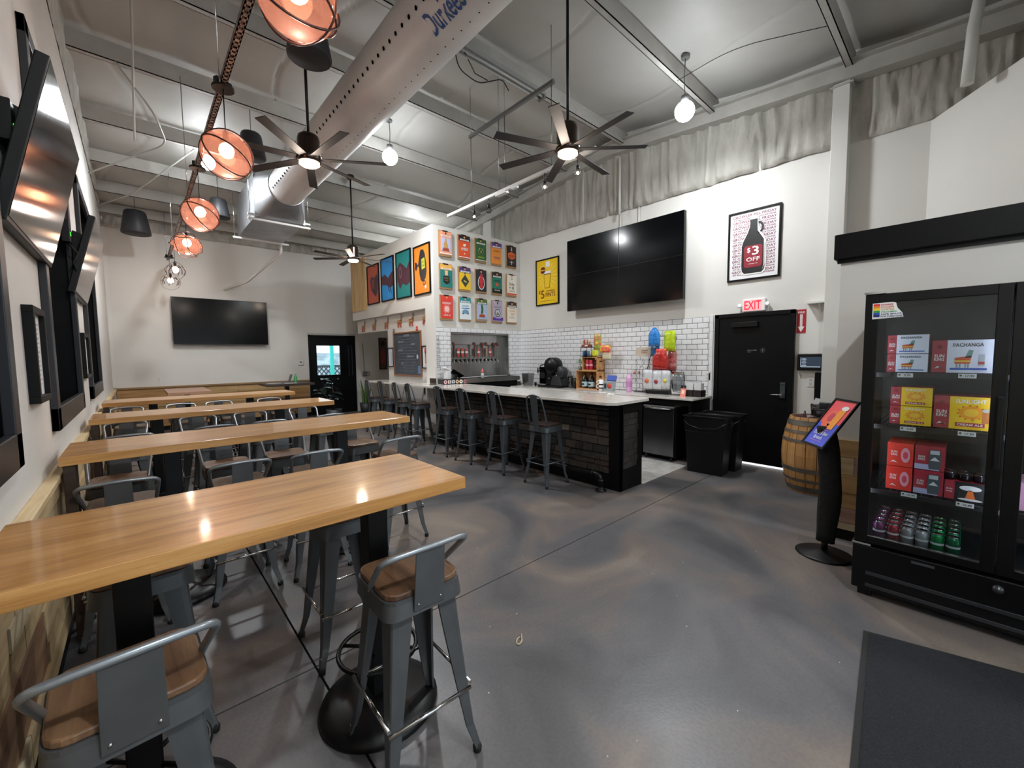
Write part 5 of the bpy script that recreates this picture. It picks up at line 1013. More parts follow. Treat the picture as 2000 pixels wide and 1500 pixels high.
# cartons and cans
def carton(label, y0, y1, z0, z1, ym, side, front, kind, dx=.17, dep=.26):
    """front faces the aisle"""
    t = thing('drink_carton', label, 'carton', (FX+dx, (y0+y1)/2, z0), 0, 'cartons in the glass-door fridge'); W_, h = y0-y1-.004, z1-z0-.002
    obj('box', MB().box(0, -W_/2, 0, dep, W_/2, h), H_(side), t, bevel=.002); P = Pl(t, (-.0005, 0, 0), RX, UPZ); xm = -(ym-(y0+y1)/2) if ym is not None else None
    xl = -W_/2
    if kind in ('pach', 'sun'):
        P.rect('front_panel', (xm+W_/2)/2, h/2, W_/2-xm, h, H_(front), 1); sw = xm-xl; cx_ = (xm+xl)/2; fx = (xm+W_/2)/2; fw = W_/2-xm
        P.text('SUN', cx_, h*.52, WHT, w_=sw*.66, h=h*.10); P.text('KING', cx_, h*.41, WHT, w_=sw*.66, h=h*.10); P.disc('emblem', cx_, h*.8, sw*.2, h*.06, H_('#7c1424'), 2, 10)
        P.poly('squiggle', [(cx_-sw*.3, h*.12), (cx_-sw*.1, h*.20), (cx_+sw*.3, h*.13), (cx_+sw*.1, h*.17), (cx_-sw*.1, h*.15)], WHT, 2)
        if kind == 'pach':
            P.text('PACHANGA', fx-fw*.04, h*.85, BLK, w_=fw*.66, h=h*.11); P.poly('llama_body', [(fx-fw*.32, h*.28), (fx+fw*.02, h*.28), (fx+fw*.04, h*.52), (fx-fw*.32, h*.46)], H_('#c8502c'), 2); P.poly('llama_stripe', [(fx-fw*.32, h*.33), (fx+fw*.02, h*.33), (fx+fw*.02, h*.38), (fx-fw*.32, h*.38)], H_('#e2c03a'), 3); P.poly('llama_neck', [(fx-fw*.10, h*.46), (fx+fw*.04, h*.46), (fx+fw*.08, h*.68), (fx-fw*.02, h*.70)], H_('#6f8f84'), 2)
            for q in (-.27, -.2, -.08, -.02): P.rect('llama_leg', fx+fw*q, h*.22, fw*.03, h*.12, H_('#8c8c8c'), 2)
            P.rect('blue_bar', fx-fw*.02, h*.12, fw*.8, h*.06, H_('#2c58b4'), 2)
            if fw > .15: P.rect('can_picture', fx+fw*.26, h*.38, fw*.13, h*.36, H_('#b4b8c2'), 2); P.rect('can_band', fx+fw*.26, h*.30, fw*.13, h*.08, H_('#b4483a'), 3)
        else:
            P.text('SUNLIGHT', fx-fw*.04, h*.86, WHT, w_=fw*.66, h=h*.12); P.disc('sunburst', fx-fw*.02, h*.52, fw*.28, h*.20, H_('#f0a020'), 2, 16); P.disc('sun_face', fx-fw*.02, h*.52, fw*.16, h*.12, H_('#f7c43a'), 3, 14)
            P.polys('rays', [[(fx-fw*.02+fw*.28*math.cos(a), h*.52+h*.20*math.sin(a)), (fx-fw*.02+fw*.34*math.cos(a+.12), h*.52+h*.25*math.sin(a+.12)), (fx-fw*.02+fw*.28*math.cos(a+.25), h*.52+h*.20*math.sin(a+.25))] for a in [k*PI/6 for k in range(12)]], H_('#d8502c'), 2)
            P.rect('name_band', fx-fw*.04, h*.15, fw*.64, h*.12, H_('#b02c34'), 2); P.text('CREAM ALE', fx-fw*.04, h*.15, WHT, w_=fw*.56, h=h*.07, lay=3)
            if fw > .15: P.rect('can_picture', fx+fw*.30, h*.40, fw*.16, h*.36, H_('#c87a3a'), 3); P.disc('can_top', fx+fw*.30, h*.60, fw*.10, h*.05, H_('#c2bdb6'), 4)
    elif kind == 'r1':
        P.text('SUN', -.028, h*.62, WHT, w_=.03, h=.014); P.text('KING', -.028, h*.50, WHT, w_=.03, h=.014); P.disc('can_picture', .026, h*.5, .022, h*.32, H_('#e8a0b4'), 2, 14); P.poly('squiggle', [(-.045, h*.15), (-.03, h*.25), (-.01, h*.15), (-.03, h*.19)], WHT, 2); P.disc('can_detail', .026, h*.5, .012, h*.16, H_('#d8485a'), 3, 10)
    elif kind == 'r2':
        P.text('SUN', -.035, h*.55, WHT, w_=.03, h=.014); P.text('KING', -.035, h*.44, WHT, w_=.03, h=.014); P.rect('lilac_foot', -.01, h*.13, .11, h*.22, H_('#b4b4d8'), 2); P.poly('can_picture', [(.0, .01), (.045, .01), (.05, .03), (.05, h*.8), (.04, h*.88), (.005, h*.88), (-.003, h*.8), (-.003, .03)], H_('#4a555c'), 3); P.rect('can_label_top', .023, h*.76, .04, h*.16, H_('#c8ccd4'), 4); P.poly('mountain', [(.003, h*.42), (.023, h*.58), (.045, h*.42)], H_('#d8dce0'), 4)
    elif kind == 'ufo':
        P.rect('black_panel', .022, h/2, .135, h, BLK, 1); P.disc('saucer', .018, h*.70, .045, h*.14, H_('#e4e4ea'), 2); P.poly('beam', [(-.002, h*.16), (.040, h*.16), (.026, h*.6), (.010, h*.6)], H_('#e8742c'), 2); P.disc('ground', .018, h*.10, .05, h*.06, H_('#e4e4ea'), 3); P.text('SUN', -.068, h*.56, WHT, w_=.025); P.text('KING', -.068, h*.42, WHT, w_=.025)
    return t
RDS, WHS, YLS = '#a02c3a', '#dcdff0', '#f2c818'
carton('white carton with a striped llama, lower of the small pair on the top shelf', .358, .165, 1.466, 1.581, .313, RDS, WHS, 'pach'); carton('white carton with a striped llama, upper of the small pair on the top shelf', .358, .165, 1.583, 1.702, .313, RDS, WHS, 'pach')
carton('large white carton with llama and can picture at the right of the top shelf', .154, -.098, 1.466, 1.662, .088, RDS, WHS, 'pach')
carton('yellow sunburst carton, lower of the small pair on the second shelf', .331, .136, 1.13, 1.25, .278, RDS, YLS, 'sun'); carton('yellow sunburst carton, upper of the small pair on the second shelf', .331, .136, 1.252, 1.37, .278, RDS, YLS, 'sun')
carton('large yellow sunburst carton at the right of the second shelf', .132, -.123, 1.13, 1.326, .063, RDS, YLS, 'sun')
for k, l in enumerate(('lower', 'upper')):
    carton('bright red carton with a pink can, %s of the left stack, third shelf' % l, .333, .206, .70+k*.155, .853+k*.155, None, '#e0382c', '#e0382c', 'r1'); carton('dark red carton with a grey can, %s of the middle stack, third shelf' % l, .203, .068, .70+k*.155, .853+k*.155, None, '#a82a3c', '#a82a3c', 'r2')
carton('black carton with a white saucer and orange beam on the third shelf', .066, -.115, .70, .815, None, '#a82a3c', '#101014', 'ufo')
t = carton('pink and white carton behind the second fridge door', -.20, -.40, .70, .86, None, '#d8a0c4', '#d8a0c4', 'r1')
for r in range(2):
    for k in range(3):
        t = thing('drink_can', 'dark can lying %s on the black saucer carton, %s' % (('in front', 'behind')[r], ('left', 'middle', 'right')[k]), 'can', (FX+.21+r*.085, .045-k*.062, .815), 0, 'dark cans on the saucer carton'); obj('can', MB().lathe([(.024, 0), (.029, .006), (.029, .035), (.024, .042)], 12), mat('dark_can', '#2a2228', .25, .6), t); obj('lid', MB().lathe([(.023, .0425), (.023, .044), (0, .044)], 12), CHROME, t)
cc = [('purple', '#6a2a5c'), ('red', '#9c2434'), ('silver', '#9a9aa0'), ('pale silver', '#aeb0b8'), ('green', '#1c8a4a'), ('dark green', '#136a44')]; dn = ['at the front', 'second from the front', 'third from the front', 'fourth from the front', 'at the back']
cp = {}
for k in range(6):
    for r in range(5):
        L_ = '%s can on the bottom fridge shelf, %s of its row' % (cc[k][0], dn[r]); loc = (FX+.105+r*.072, .345-k*.0665, .374+r*.006)
        if k not in cp:
            t = thing('drink_can', L_, 'can', loc, 0, 'cans on the bottom shelf of the fridge'); obj('can', MB().lathe([(.024, 0), (.031, .008), (.031, .098), (.024, .112)], 14), mat('can_'+cc[k][0].replace(' ', '_'), cc[k][1], .25, .55), t); obj('lid', MB().lathe([(.0245, .110), (.0255, .116), (.022, .115), (0, .113)], 14), CHROME, t); obj('band', MB().lathe([(.0314, .05), (.0314, .062)], 14, caps=False), mat('pale_band', '#c9c9d0', .4), t); cp[k] = t
        else: dup(cp[k], loc, 0, L_)
for (y, z, s_, l) in ((.262, 1.447, '9.99', 'top shelf, left'), (.0, 1.45, '17.99', 'top shelf, right'), (.236, 1.11, '9.99', 'second shelf, left'), (-.013, 1.112, '17.99', 'second shelf, right'), (.215, .692, '10.99', 'third shelf, left'), (-.024, .691, '15.99', 'third shelf, right')):
    t = thing('price_tag', 'white price tag on the edge of the fridge shelf, '+l, 'price tag', (FX+.112, y, z)); P = Pl(t, (0, 0, 0), RX, UPZ); P.rect('card', 0, 0, .072, .026, PAPER, 1); P.text(s_, .01, 0, BLK, h=.013, lay=2); P.disc('emblem', -.026, .002, .006, .006, H_('#555555'), 2, 8)
# ================================================================ BARREL, SIGN STAND, MAT
br = thing('oak_barrel', 'old oak barrel with grey steel hoops beside the black door', 'barrel', (5.74, 1.17, 0)); BHt = .86
def br_r(z): return .225+.075*math.sin(PI*min(1, max(0, z/BHt)))
for k in range(18):
    b = MB(); a0, a1 = 2*PI*k/18+.012, 2*PI*(k+1)/18-.012; V = []
    for i in range(9):
        z = BHt*i/8
        for (a, rr) in ((a0, br_r(z)-.02), (a0, br_r(z)), (a1, br_r(z)), (a1, br_r(z)-.02)): V.append((rr*math.cos(a), rr*math.sin(a), z))
    b.add(V, [(i*4+q, i*4+(q+1) % 4, i*4+4+(q+1) % 4, i*4+4+q) for i in range(8) for q in range(4)]+[(3, 2, 1, 0), (32, 33, 34, 35)]); obj('stave', b, BARREL, br)
obj('barrel_head', MB().lathe([(.215, BHt-.03), (.215, BHt-.015), (0, BHt-.015)], 32), BARREL, br); obj('core', MB().lathe([(br_r(BHt*i/8)-.019, BHt*i/8) for i in range(9)], 32), DARKW, br)
for z, h in ((.05, .055), (.15, .03), (.27, .045), (.60, .03), (.70, .03), (.80, .055)): obj('hoop', MB().lathe([(br_r(z-h/2)+.003, z-h/2), (br_r(z+h/2)+.003, z+h/2)], 36, caps=False).lathe([(br_r(z-h/2)+.005, z-h/2), (br_r(z+h/2)+.005, z+h/2)], 36, caps=False), mat('hoop_steel', '#77736c', .5, .5, noise_=(10, '#595650', .3, .7, U1)), br)
zb = BHt
t = thing('serving_dish', 'dark red round dish at the left of the barrel top', 'dish', (5.66, 1.27, zb-.014)); obj('bowl', MB().lathe([(.06, 0), (.075, .02), (.07, .022), (.05, .008), (0, .006)], 24, sx=1.1), mat('burgundy', '#4a1620', .35), t)
t = thing('sunglasses_case', 'small pink and white patterned packet on the barrel', 'packet', (5.60, 1.17, zb-.014), .4); obj('pouch', MB().box(-.03, -.03, 0, .03, .03, .035), mat('patterned_packet', '#c8a8b4', .5, noise_=(60, '#2a2430', .45, .55, U1)), t, bevel=.01)
t = thing('wire_loop', 'black curled loop standing on the barrel behind the dish', 'ornament', (5.72, 1.25, zb-.014)); obj('loop', MB().tube(ring((0, 0, .035), .033, 18, Matrix.Translation((0, 0, .038)) @ Matrix.Rotation(PI/2, 4, 'X') @ Matrix.Translation((0, 0, -.035))), .004, 6, closed=True), BLACKM, t)
t = thing('black_bucket', 'small black bucket in the middle of the barrel top', 'bucket', (5.70, 1.09, zb-.014)); obj('tub', MB().lathe([(.045, 0), (.055, .10), (.05, .10), (.042, .01), (0, .01)], 20), mat('matt_black_tin', '#1c1c20', .45), t); obj('rim', MB().tube(ring((0, 0, .10), .055, 20), .003, 5, closed=True), BLACKM, t)
t = thing('glass_jar', 'tall clear glass with a folded card behind the bucket', 'glass', (5.80, 1.17, zb-.014)); obj('glass', MB().lathe([(.035, 0), (.045, .15), (.042, .15), (.033, .01), (0, .01)], 18), PLAST, t); obj('card', MB().obox(Matrix.Translation((0, 0, .12)) @ Matrix.Rotation(.25, 4, 'X'), .002, .05, .20), PAPER, t)
t = thing('small_bottle', 'small black bottle with white dot on the barrel, right of the bucket', 'bottle', (5.58, 1.04, zb-.014)); obj('body', MB().lathe([(.02, 0), (.02, .06), (.009, .08), (.009, .10)], 14), BLACKPL, t); obj('dot', MB().sphere((-.015, .008, .035), .009, 8, 6), WHT, t)
t = thing('card_holder', 'clear card holder standing at the back of the barrel top', 'holder', (5.86, 1.08, zb-.014)); obj('sleeve', MB().box(-.004, -.07, 0, .0, .07, .17), PLAST, t); obj('card', MB().box(0, -.065, .01, .002, .065, .16), PAPER, t); obj('foot', MB().box(-.03, -.07, 0, .03, .07, .004), PLAST, t)
ss = thing('sign_stand', 'black floor stand with a tilted red and blue poster beside the barrel', 'sign', (3.95, .70, 0))
obj('base', MB().lathe([(.185, 0), (.19, .006), (.17, .014), (.06, .03), (.03, .04)], 36), BLACKM, ss)
obj('socket', MB().tube([(0, 0, .03), (0, 0, .13)], .022, 12), BLACKM, ss)
b = MB(); V = []; nS = 14
for i in range(nS+1):
    q = i/nS; z = .10+.92*q; off = .028*math.sin(q*PI*1.0)-.02*q; wd = .062+.012*math.sin(q*PI)
    for k in range(8):
        a = 2*PI*k/8; V.append((off*.4+.02*math.cos(a)+.004*math.sin(9*q+k), -off+wd*math.sin(a)+.003*math.sin(14*q+k*2), z))
b.add(V, [(i*8+k, i*8+(k+1) % 8, i*8+8+(k+1) % 8, i*8+8+k) for i in range(nS) for k in range(8)]+[tuple(reversed(range(8))), tuple(nS*8+k for k in range(8))], True)
obj('fabric_sleeve', b, mat('black_cloth', '#0c0c0d', .85, bump=(20, .4, U1)), ss)
yw, tl = -.889, .977; nv = Vector((math.cos(yw), math.sin(yw), 0)); rv = Vector((nv.y, -nv.x, 0)); uv = Vector((0, 0, 1))*math.sin(tl)+nv*math.cos(tl); cs_ = Vector((0, 0, 1.047)); m = basis(cs_, rv, uv)
b = MB()
for (cx_, cz, a, c) in ((0, .208, .29, .016), (0, -.208, .29, .016), (-.137, 0, .016, .4), (.137, 0, .016, .4)): b.obox(m @ Matrix.Translation((cx_, cz, 0)), a, c, .014)
obj('frame', b, mat('grey_black_frame', '#1d1f22', .3, .3), ss); b = MB(); b.obox(m @ Matrix.Translation((0, 0, -.005)), .28, .42, .006); obj('back_board', b, BLACKPL, ss); obj('neck_bracket', MB().bar((.0, 0, .98), tuple(cs_-rv.cross(uv)*.01), .04), BLACKM, ss)
P = Pl(ss, cs_, rv, uv); P.rect('poster_blue', 0, -.10, .262, .20, mat('poster_blue', '#5a68dc', .35), 0); P.rect('poster_red', 0, .10, .262, .20, mat('poster_coral', '#f4646c', .35), 0)
P.disc('orange_circle', -.02, .03, .085, .085, mat('poster_orange', '#f4785c', .35), 1, 28); P.disc('inner_circle', -.03, .05, .035, .04, H_('#c8445a'), 2, 16); P.poly('glass_shape', [(-.005, -.05), (.075, -.05), (.085, .12), (.01, .12)], H_('#f7a03c'), 3); P.disc('foam_top', .055, .14, .04, .02, WHT, 4, 12)
P.text('Donut & Beer', 0, -.095, WHT, w_=.17, h=.032, lay=4); P.text('Brunch', .0, -.135, WHT, w_=.10, h=.03, lay=4); P.text('saturday and sunday', 0, -.165, H_('#f08a9c'), w_=.15, h=.008, lay=4); P.text('TAPROOM EVENT', -.01, -.065, H_('#f08a9c'), w_=.14, h=.008, lay=4); P.disc('crest', 0, -.187, .006, .006, H_('#e07a8c'), 4, 8)
c4 = [(3.0, .335), (1.55, .20), (1.75, -1.5), (3.46, -1.4)]
mt = thing('floor_mat', 'dark charcoal ribbed entrance mat in the lower right corner', 'mat', (0, 0, 0))
obj('rubber_border', MB().prism(c4[::-1], 0.0, .006), RUBBER, mt)
def inner(k=.03):
    c = Vector((sum(p[0] for p in c4)/4, sum(p[1] for p in c4)/4)); return [tuple(c+(Vector(p)-c)*(1-k)) for p in c4]
b = MB(); I = inner(); b.prism(I[::-1], .004, .010)
obj('pile', b, mat('mat_pile', '#22252c', .95, noise_=(120, '#12141a', .35, .65, U1), bump=(160, 1, U1)), mt)
obj('leaf_scrap', MB().box(0, 0, 0, .04, .008, .002).tube(ring((.06, .01, .002), .014, 10), .006, 5, closed=True), mat('tan_scrap', '#b8a888', .8), None) if False else None
t = thing('floor_scrap', 'tiny tan curled scrap on the open floor', 'scrap', (1.50, 1.62, 0), .6); obj('curl', MB().tube([(.03*math.cos(a), .014*math.sin(a), .004) for a in [k*.5 for k in range(11)]]+[(.06, .0, .004)], .004, 5), mat('tan_scrap', '#b8a888', .8), t)
# ================================================================ BAR-TOP AND BACK-COUNTER ITEMS
BT = 1.07
t = thing('cash_register', 'black till station with round stickers at the inner end of the bar', 'register', (4.43, 6.58, BT), -.2)
obj('tray_base', MB().box(-.24, -.15, 0, .22, .15, .09), BLACKPL, t, bevel=.006)
P = Pl(t, (0, -.151, .045), (1, 0, 0), UPZ)
for k, (c, n_) in enumerate((('#e8b4bc', 'pink'), ('#e4d8d0', 'cream'), ('#c0cdd8', 'blue'), ('#e0b890', 'tan'), ('#f0e8e0', 'white'), ('#c87888', 'rose'))): (P.disc('round_sticker', -.20+k*.078, 0, .034, .036, H_(c), 1) if k in (0, 3, 4, 5) else P.rect('square_sticker', -.20+k*.078, 0, .062, .06, H_(c), 1)); P.disc('sticker_mark', -.20+k*.078, .002, .014, .014, H_('#5a3a34'), 2, 10)
b = MB(); b.obox(Matrix.Translation((.08, .0, .19)) @ Matrix.Rotation(.55, 4, 'Y') @ Matrix.Rotation(-.3, 4, 'X'), .26, .18, .02); obj('touch_screen', b, mat('till_screen', '#0d0e11', .12), t, bevel=.004); obj('screen_stand', MB().bar((.06, .02, .09), (.09, .02, .18), .06), BLACKPL, t)
t2 = thing('receipt_printer', 'white card reader and printer on the till station', 'printer', (4.31, 6.57, BT+.09), .1)
obj('body', MB().box(-.05, -.05, 0, .05, .05, .16), mat('off_white_plastic', '#dfe1e4', .35), t2, bevel=.01); b = MB(); b.obox(Matrix.Translation((.0, 0, .19)) @ Matrix.Rotation(.4, 4, 'Y'), .17, .09, .03); obj('reader_head', b, mat('off_white_plastic', '#dfe1e4'), t2, bevel=.01); b = MB(); b.obox(Matrix.Translation((.0, 0, .208)) @ Matrix.Rotation(.4, 4, 'Y'), .13, .03, .003); obj('blue_stripe', b, H_('#2c5490'), t2); obj('red_card', MB().box(.052, -.03, .02, .056, .035, .10), H_('#c84848'), t2)
t = thing('menu_holder', 'clear white sign holder on the ledge by the corner post', 'holder', (4.05, 6.62, BT)); obj('sleeve', MB().box(-.02, -.10, 0, -.014, .12, .12), PLAST, t); obj('sheet', MB().box(-.014, -.09, .005, -.012, .11, .115), PAPER, t); obj('foot', MB().box(-.05, -.10, 0, .03, .12, .004), PLAST, t)
t = thing('bar_cloth', 'folded white cloth lying near the bar end', 'cloth', (4.46, 3.05, BT), .5); obj('fold', MB().grid(lambda i, j: ((i-.5)*.13, (j-.5)*.09, .012+.012*math.sin(i*5)*math.cos(j*4)+.006*math.sin(9*i+3*j)), 8, 6).box(-.06, -.04, 0, .06, .04, .012), mat('white_cloth', '#d6d2cc', .8), t)
KZ = .955
def bp(name, label, cat, x, y, rz=0, z=KZ, grp=None): return thing(name, label, cat, (x, y, z), rz, grp)
t = bp('steel_bucket', 'square stainless ice bucket on the back counter near the taps', 'bucket', 6.14, 6.27); b = MB(); b.add([(-.07, -.08, 0), (.07, -.08, 0), (.07, .08, 0), (-.07, .08, 0), (-.095, -.10, .26), (.095, -.10, .26), (.095, .10, .26), (-.095, .10, .26), (-.085, -.09, .26), (.085, -.09, .26), (.085, .09, .26), (-.085, .09, .26), (-.06, -.07, .02), (.06, -.07, .02), (.06, .07, .02), (-.06, .07, .02)], [(3, 2, 1, 0)]+[(i*4+k, i*4+(k+1) % 4, i*4+4+(k+1) % 4, i*4+4+k) for i in range(3) for k in range(4)]+[(12, 13, 14, 15)]); obj('pan', b, STEEL, t, bevel=.006)
t = bp('black_jigger', 'small black cup beside the steel bucket', 'cup', 6.15, 6.06); obj('cup', MB().lathe([(.02, 0), (.028, .07), (.024, .07), (.018, .01), (0, .01)], 14), BLACKPL, t)
# can seamer
t = bp('canning_machine', 'black round-headed canning machine with clear guard on the back counter', 'machine', 6.13, 5.55)
obj('base', MB().box(-.16, -.30, 0, .20, .28, .035), BLACKM, t, bevel=.01); obj('rear_housing', MB().hexa([(-.10, -.30, .035), (.18, -.30, .035), (.18, -.02, .035), (-.10, -.02, .035), (-.06, -.22, .24), (.16, -.22, .24), (.16, -.04, .24), (-.06, -.04, .24)]), mat('dark_green_black', '#15191a', .4), t, bevel=.008)
obj('column', MB().box(-.08, -.04, .035, .12, .14, .44), BLACKPL, t, bevel=.02); RY = Matrix.Rotation(-PI/2, 4, 'Y')
obj('round_head', MB().lathe([(.0, -.10), (.15, -.10), (.16, -.08), (.16, .10), (.15, .12), (0, .12)], 30, Matrix.Translation((0, -.02, .43)) @ RY, caps=False), BLACKPL, t); obj('head_badge', MB().lathe([(.03, .12), (.03, .125), (0, .125)], 16, Matrix.Translation((0, -.02, .50)) @ RY), mat('badge_ring', '#6c6f72', .3), t)
obj('motor', MB().lathe([(0, -.08), (.10, -.08), (.115, -.05), (.115, .07), (.10, .09), (0, .09)], 24, Matrix.Translation((.02, -.21, .30)) @ RY, caps=False), mat('dark_grey_cast', '#2c2f33', .4), t); obj('lever_arm', MB().tube([(0, .10, .47), (-.04, .24, .45), (-.05, .30, .42)], .02, 10).tube([(-.05, .28, .44), (-.05, .33, .36)], .012, 8), CHROME, t)
obj('side_knob', MB().tube([(-.05, .28, .30), (-.05, .37, .33)], .012, 8).tube([(-.05, .37, .27), (-.05, .37, .38)], .013, 8), BLACKPL, t); obj('clear_guard', MB().box(-.10, .12, .06, .08, .126, .40).box(-.10, .12, .06, -.094, .27, .40).box(-.10, .27, .06, .08, .276, .40), PLAST, t); obj('feed_housing', MB().box(-.07, .15, .06, .05, .25, .30), mat('bright_plastic', '#d4d7da', .2, coat=.5), t, bevel=.02); obj('chuck', MB().lathe([(.03, .08), (.035, .10), (.035, .12)], 14, Matrix.Translation((-.02, .19, 0))), CHROME, t); obj('feed_tray', MB().box(-.14, .08, .035, .05, .25, .05), CHROME, t); obj('crank', MB().tube([(-.10, -.02, .18), (-.16, -.02, .18)], .012, 8).sphere((-.17, -.24, .24), .016, 8, 6), CHROME, t)
t = bp('plastic_tumbler', 'stack of clear tumblers between the canning machine and the crates', 'tumbler', 6.18, 5.14); obj('cup', MB().lathe([(.04, 0), (.055, .22), (.05, .22), (.037, .01), (0, .01)], 20), PLAST, t)
t = bp('black_pitcher', 'black utensil pot left of the lower crate', 'pot', 6.18, 5.02); obj('pot', MB().lathe([(.035, 0), (.045, .20), (.04, .20), (.03, .01), (0, .01)], 18), BLACKPL, t)
def crate(label, y0, y1, z0, z1, xf, dp):
    t = thing('wooden_crate', label, 'crate', (xf, (y0+y1)/2, z0), 0, 'wooden crates on the back counter'); W_, h, k = y1-y0, z1-z0, .015
    for s in (-1, 1):
        for j in range(2): obj('side_slat', MB().box(0, s*W_/2-(k if s > 0 else 0), j*h/2+.003, dp, s*W_/2+(0 if s > 0 else k), (j+1)*h/2-.003), CRATE, t)
        obj('grip_slot', MB().box(dp*.3, s*W_/2-.002, h*.62, dp*.6, s*W_/2+.002, h*.72), BLK, t)
    for j in range(3): obj('shelf_slat', MB().box(0+j*dp/3+.002, -W_/2, 0, (j+1)*dp/3-.002, W_/2, k), CRATE, t); obj('top_slat', MB().box(0+j*dp/3+.002, -W_/2, h-k, (j+1)*dp/3-.002, W_/2, h), CRATE, t)
    obj('back_slat', MB().box(dp-.01, -W_/2, .01, dp, W_/2, h/2-.004).box(dp-.01, -W_/2, h/2+.004, dp, W_/2, h-.01), CRATE, t); return t
crate('larger wooden crate on the counter holding two dark bottles', 4.50, 4.975, KZ, KZ+.345, 6.15, .24); crate('upper wooden crate with two red cans inside', 4.50, 4.84, KZ+.346, KZ+.595, 6.15, .24)
def growl(label, y):
    t = thing('dark_bottle', label, 'bottle', (6.22, y, KZ+.0155)); obj('glass_body', MB().lathe([(.055, 0), (.062, .01), (.062, .14), (.055, .18), (.022, .235), (.018, .27), (.0, .27)], 20), mat('dark_glass', '#0d0b0a', .08, 0, coat=.5), t); obj('label_band', MB().lathe([(.0626, .035), (.0626, .12)], 20, caps=False), H_('#a9c2c8'), t); obj('bear_mark', MB().box(-.0655, -.025, .06, -.0625, .03, .09), BLK, t); obj('cap', MB().lathe([(.02, .262), (.02, .285), (0, .285)], 12), BLACKPL, t)
growl('dark bottle with pale blue label, left in the lower crate', 4.82); growl('dark bottle with pale blue label, right in the lower crate', 4.67)
z1 = KZ+.346+.0155
for y, l in ((4.745, 'left'), (4.665, 'right')):
    t = thing('tall_can', 'tall red can, %s of the pair in the upper crate' % l, 'can', (6.20, y, z1)); obj('can', MB().lathe([(.03, 0), (.036, .008), (.036, .165), (.028, .18)], 16), H_('#b8283a'), t); obj('lid', MB().lathe([(.029, .178), (.029, .184), (0, .182)], 16), CHROME, t); obj('band', MB().lathe([(.0365, .07), (.0365, .10)], 16, caps=False), H_('#e4b0b4'), t)
t = thing('spirit_bottle', 'dark bottle with white stopper beside the red cans', 'bottle', (6.21, 4.575, z1)); obj('body', MB().lathe([(.028, 0), (.03, .13), (.012, .165), (.012, .19)], 14), mat('dark_glass', '#0d0b0a'), t); obj('stopper', MB().lathe([(.016, .185), (.018, .215), (0, .215)], 10), WHT, t); obj('label_strip', MB().lathe([(.0305, .04), (.0305, .09)], 14, caps=False), H_('#5a2430'), t)
t = thing('potted_succulent', 'small leafy green plant in a grey pot beside the upper crate', 'plant', (6.2, 4.92, KZ+.346)); obj('pot', MB().lathe([(.028, 0), (.038, .07), (.034, .07), (0, .06)], 16), mat('grey_pot', '#6c7672', .6), t)
b = MB()
for k in range(60):
    a, e, r_ = random.uniform(0, 2*PI), random.uniform(.1, 1.4), random.uniform(.05, .11); p = Vector((r_*math.cos(a)*math.cos(e), r_*math.sin(a)*math.cos(e), .12+r_*math.sin(e)*1.1-.02)); d = Vector((math.cos(a), math.sin(a), .5)).normalized()*.022; s_ = d.cross(Vector((0, 0, 1)))*.6; b.add([p-d, p+s_, p+d, p-s_], [(0, 1, 2, 3)])
o = obj('leaves', b, mat('leaf_green', '#5f9a4c', .5, noise_=(30, '#86bd6a', .4, .6, U1)), t); o['kind'] = 'stuff'; obj('stem', MB().tube([(0, 0, .06), (0, 0, .13)], .006, 6), H_('#5a7a44'), t)
z2 = KZ+.596
t = thing('snack_rack', 'black two-tier rack on top of the crates', 'rack', (6.22, 4.74, z2)); b = MB(); b.box(-.08, -.12, 0, .08, .12, .008).box(-.08, -.12, .17, .08, .12, .18)
for sx in (-.078, .078):
    for sy_ in (-.117, .117): b.box(sx-.003, sy_-.003, 0, sx+.003, sy_+.003, .20)
obj('frame', b, BLACKM, t)
for k, (c, l) in enumerate((('#3a6ea8', 'blue'), ('#1c2a3a', 'navy'), ('#6a8aaa', 'pale blue'), ('#d8d4cc', 'white'))):
    t = thing('snack_tin', '%s tin on the lower tier of the black snack rack' % l, 'tin', (6.19, 4.83-k*.055, z2+.008)); obj('can', MB().lathe([(.024, 0), (.025, .10), (.02, .108)], 14), H_(c), t); obj('lid', MB().lathe([(.0205, .107), (.0205, .112), (0, .112)], 12), CHROME if k % 2 else WHT, t)
t = thing('stick_basket', 'basket of brown meat sticks on the top tier of the snack rack', 'snacks', (6.22, 4.79, z2+.18)); obj('box', MB().box(-.06, -.09, 0, .06, .07, .05), H_('#8c4a34'), t, bevel=.003)
for k in range(11): obj('stick', MB().tube([(random.uniform(-.05, .05), -.08+k*.014, .02), (random.uniform(-.06, .06), -.085+k*.016, random.uniform(.10, .15))], .007, 6), H_(random.choice(('#b8744a', '#9c5434', '#d0a070', '#b04838'))), t)
obj('price_card', MB().box(-.063, -.07, .015, -.060, -.01, .04), WHT, t)
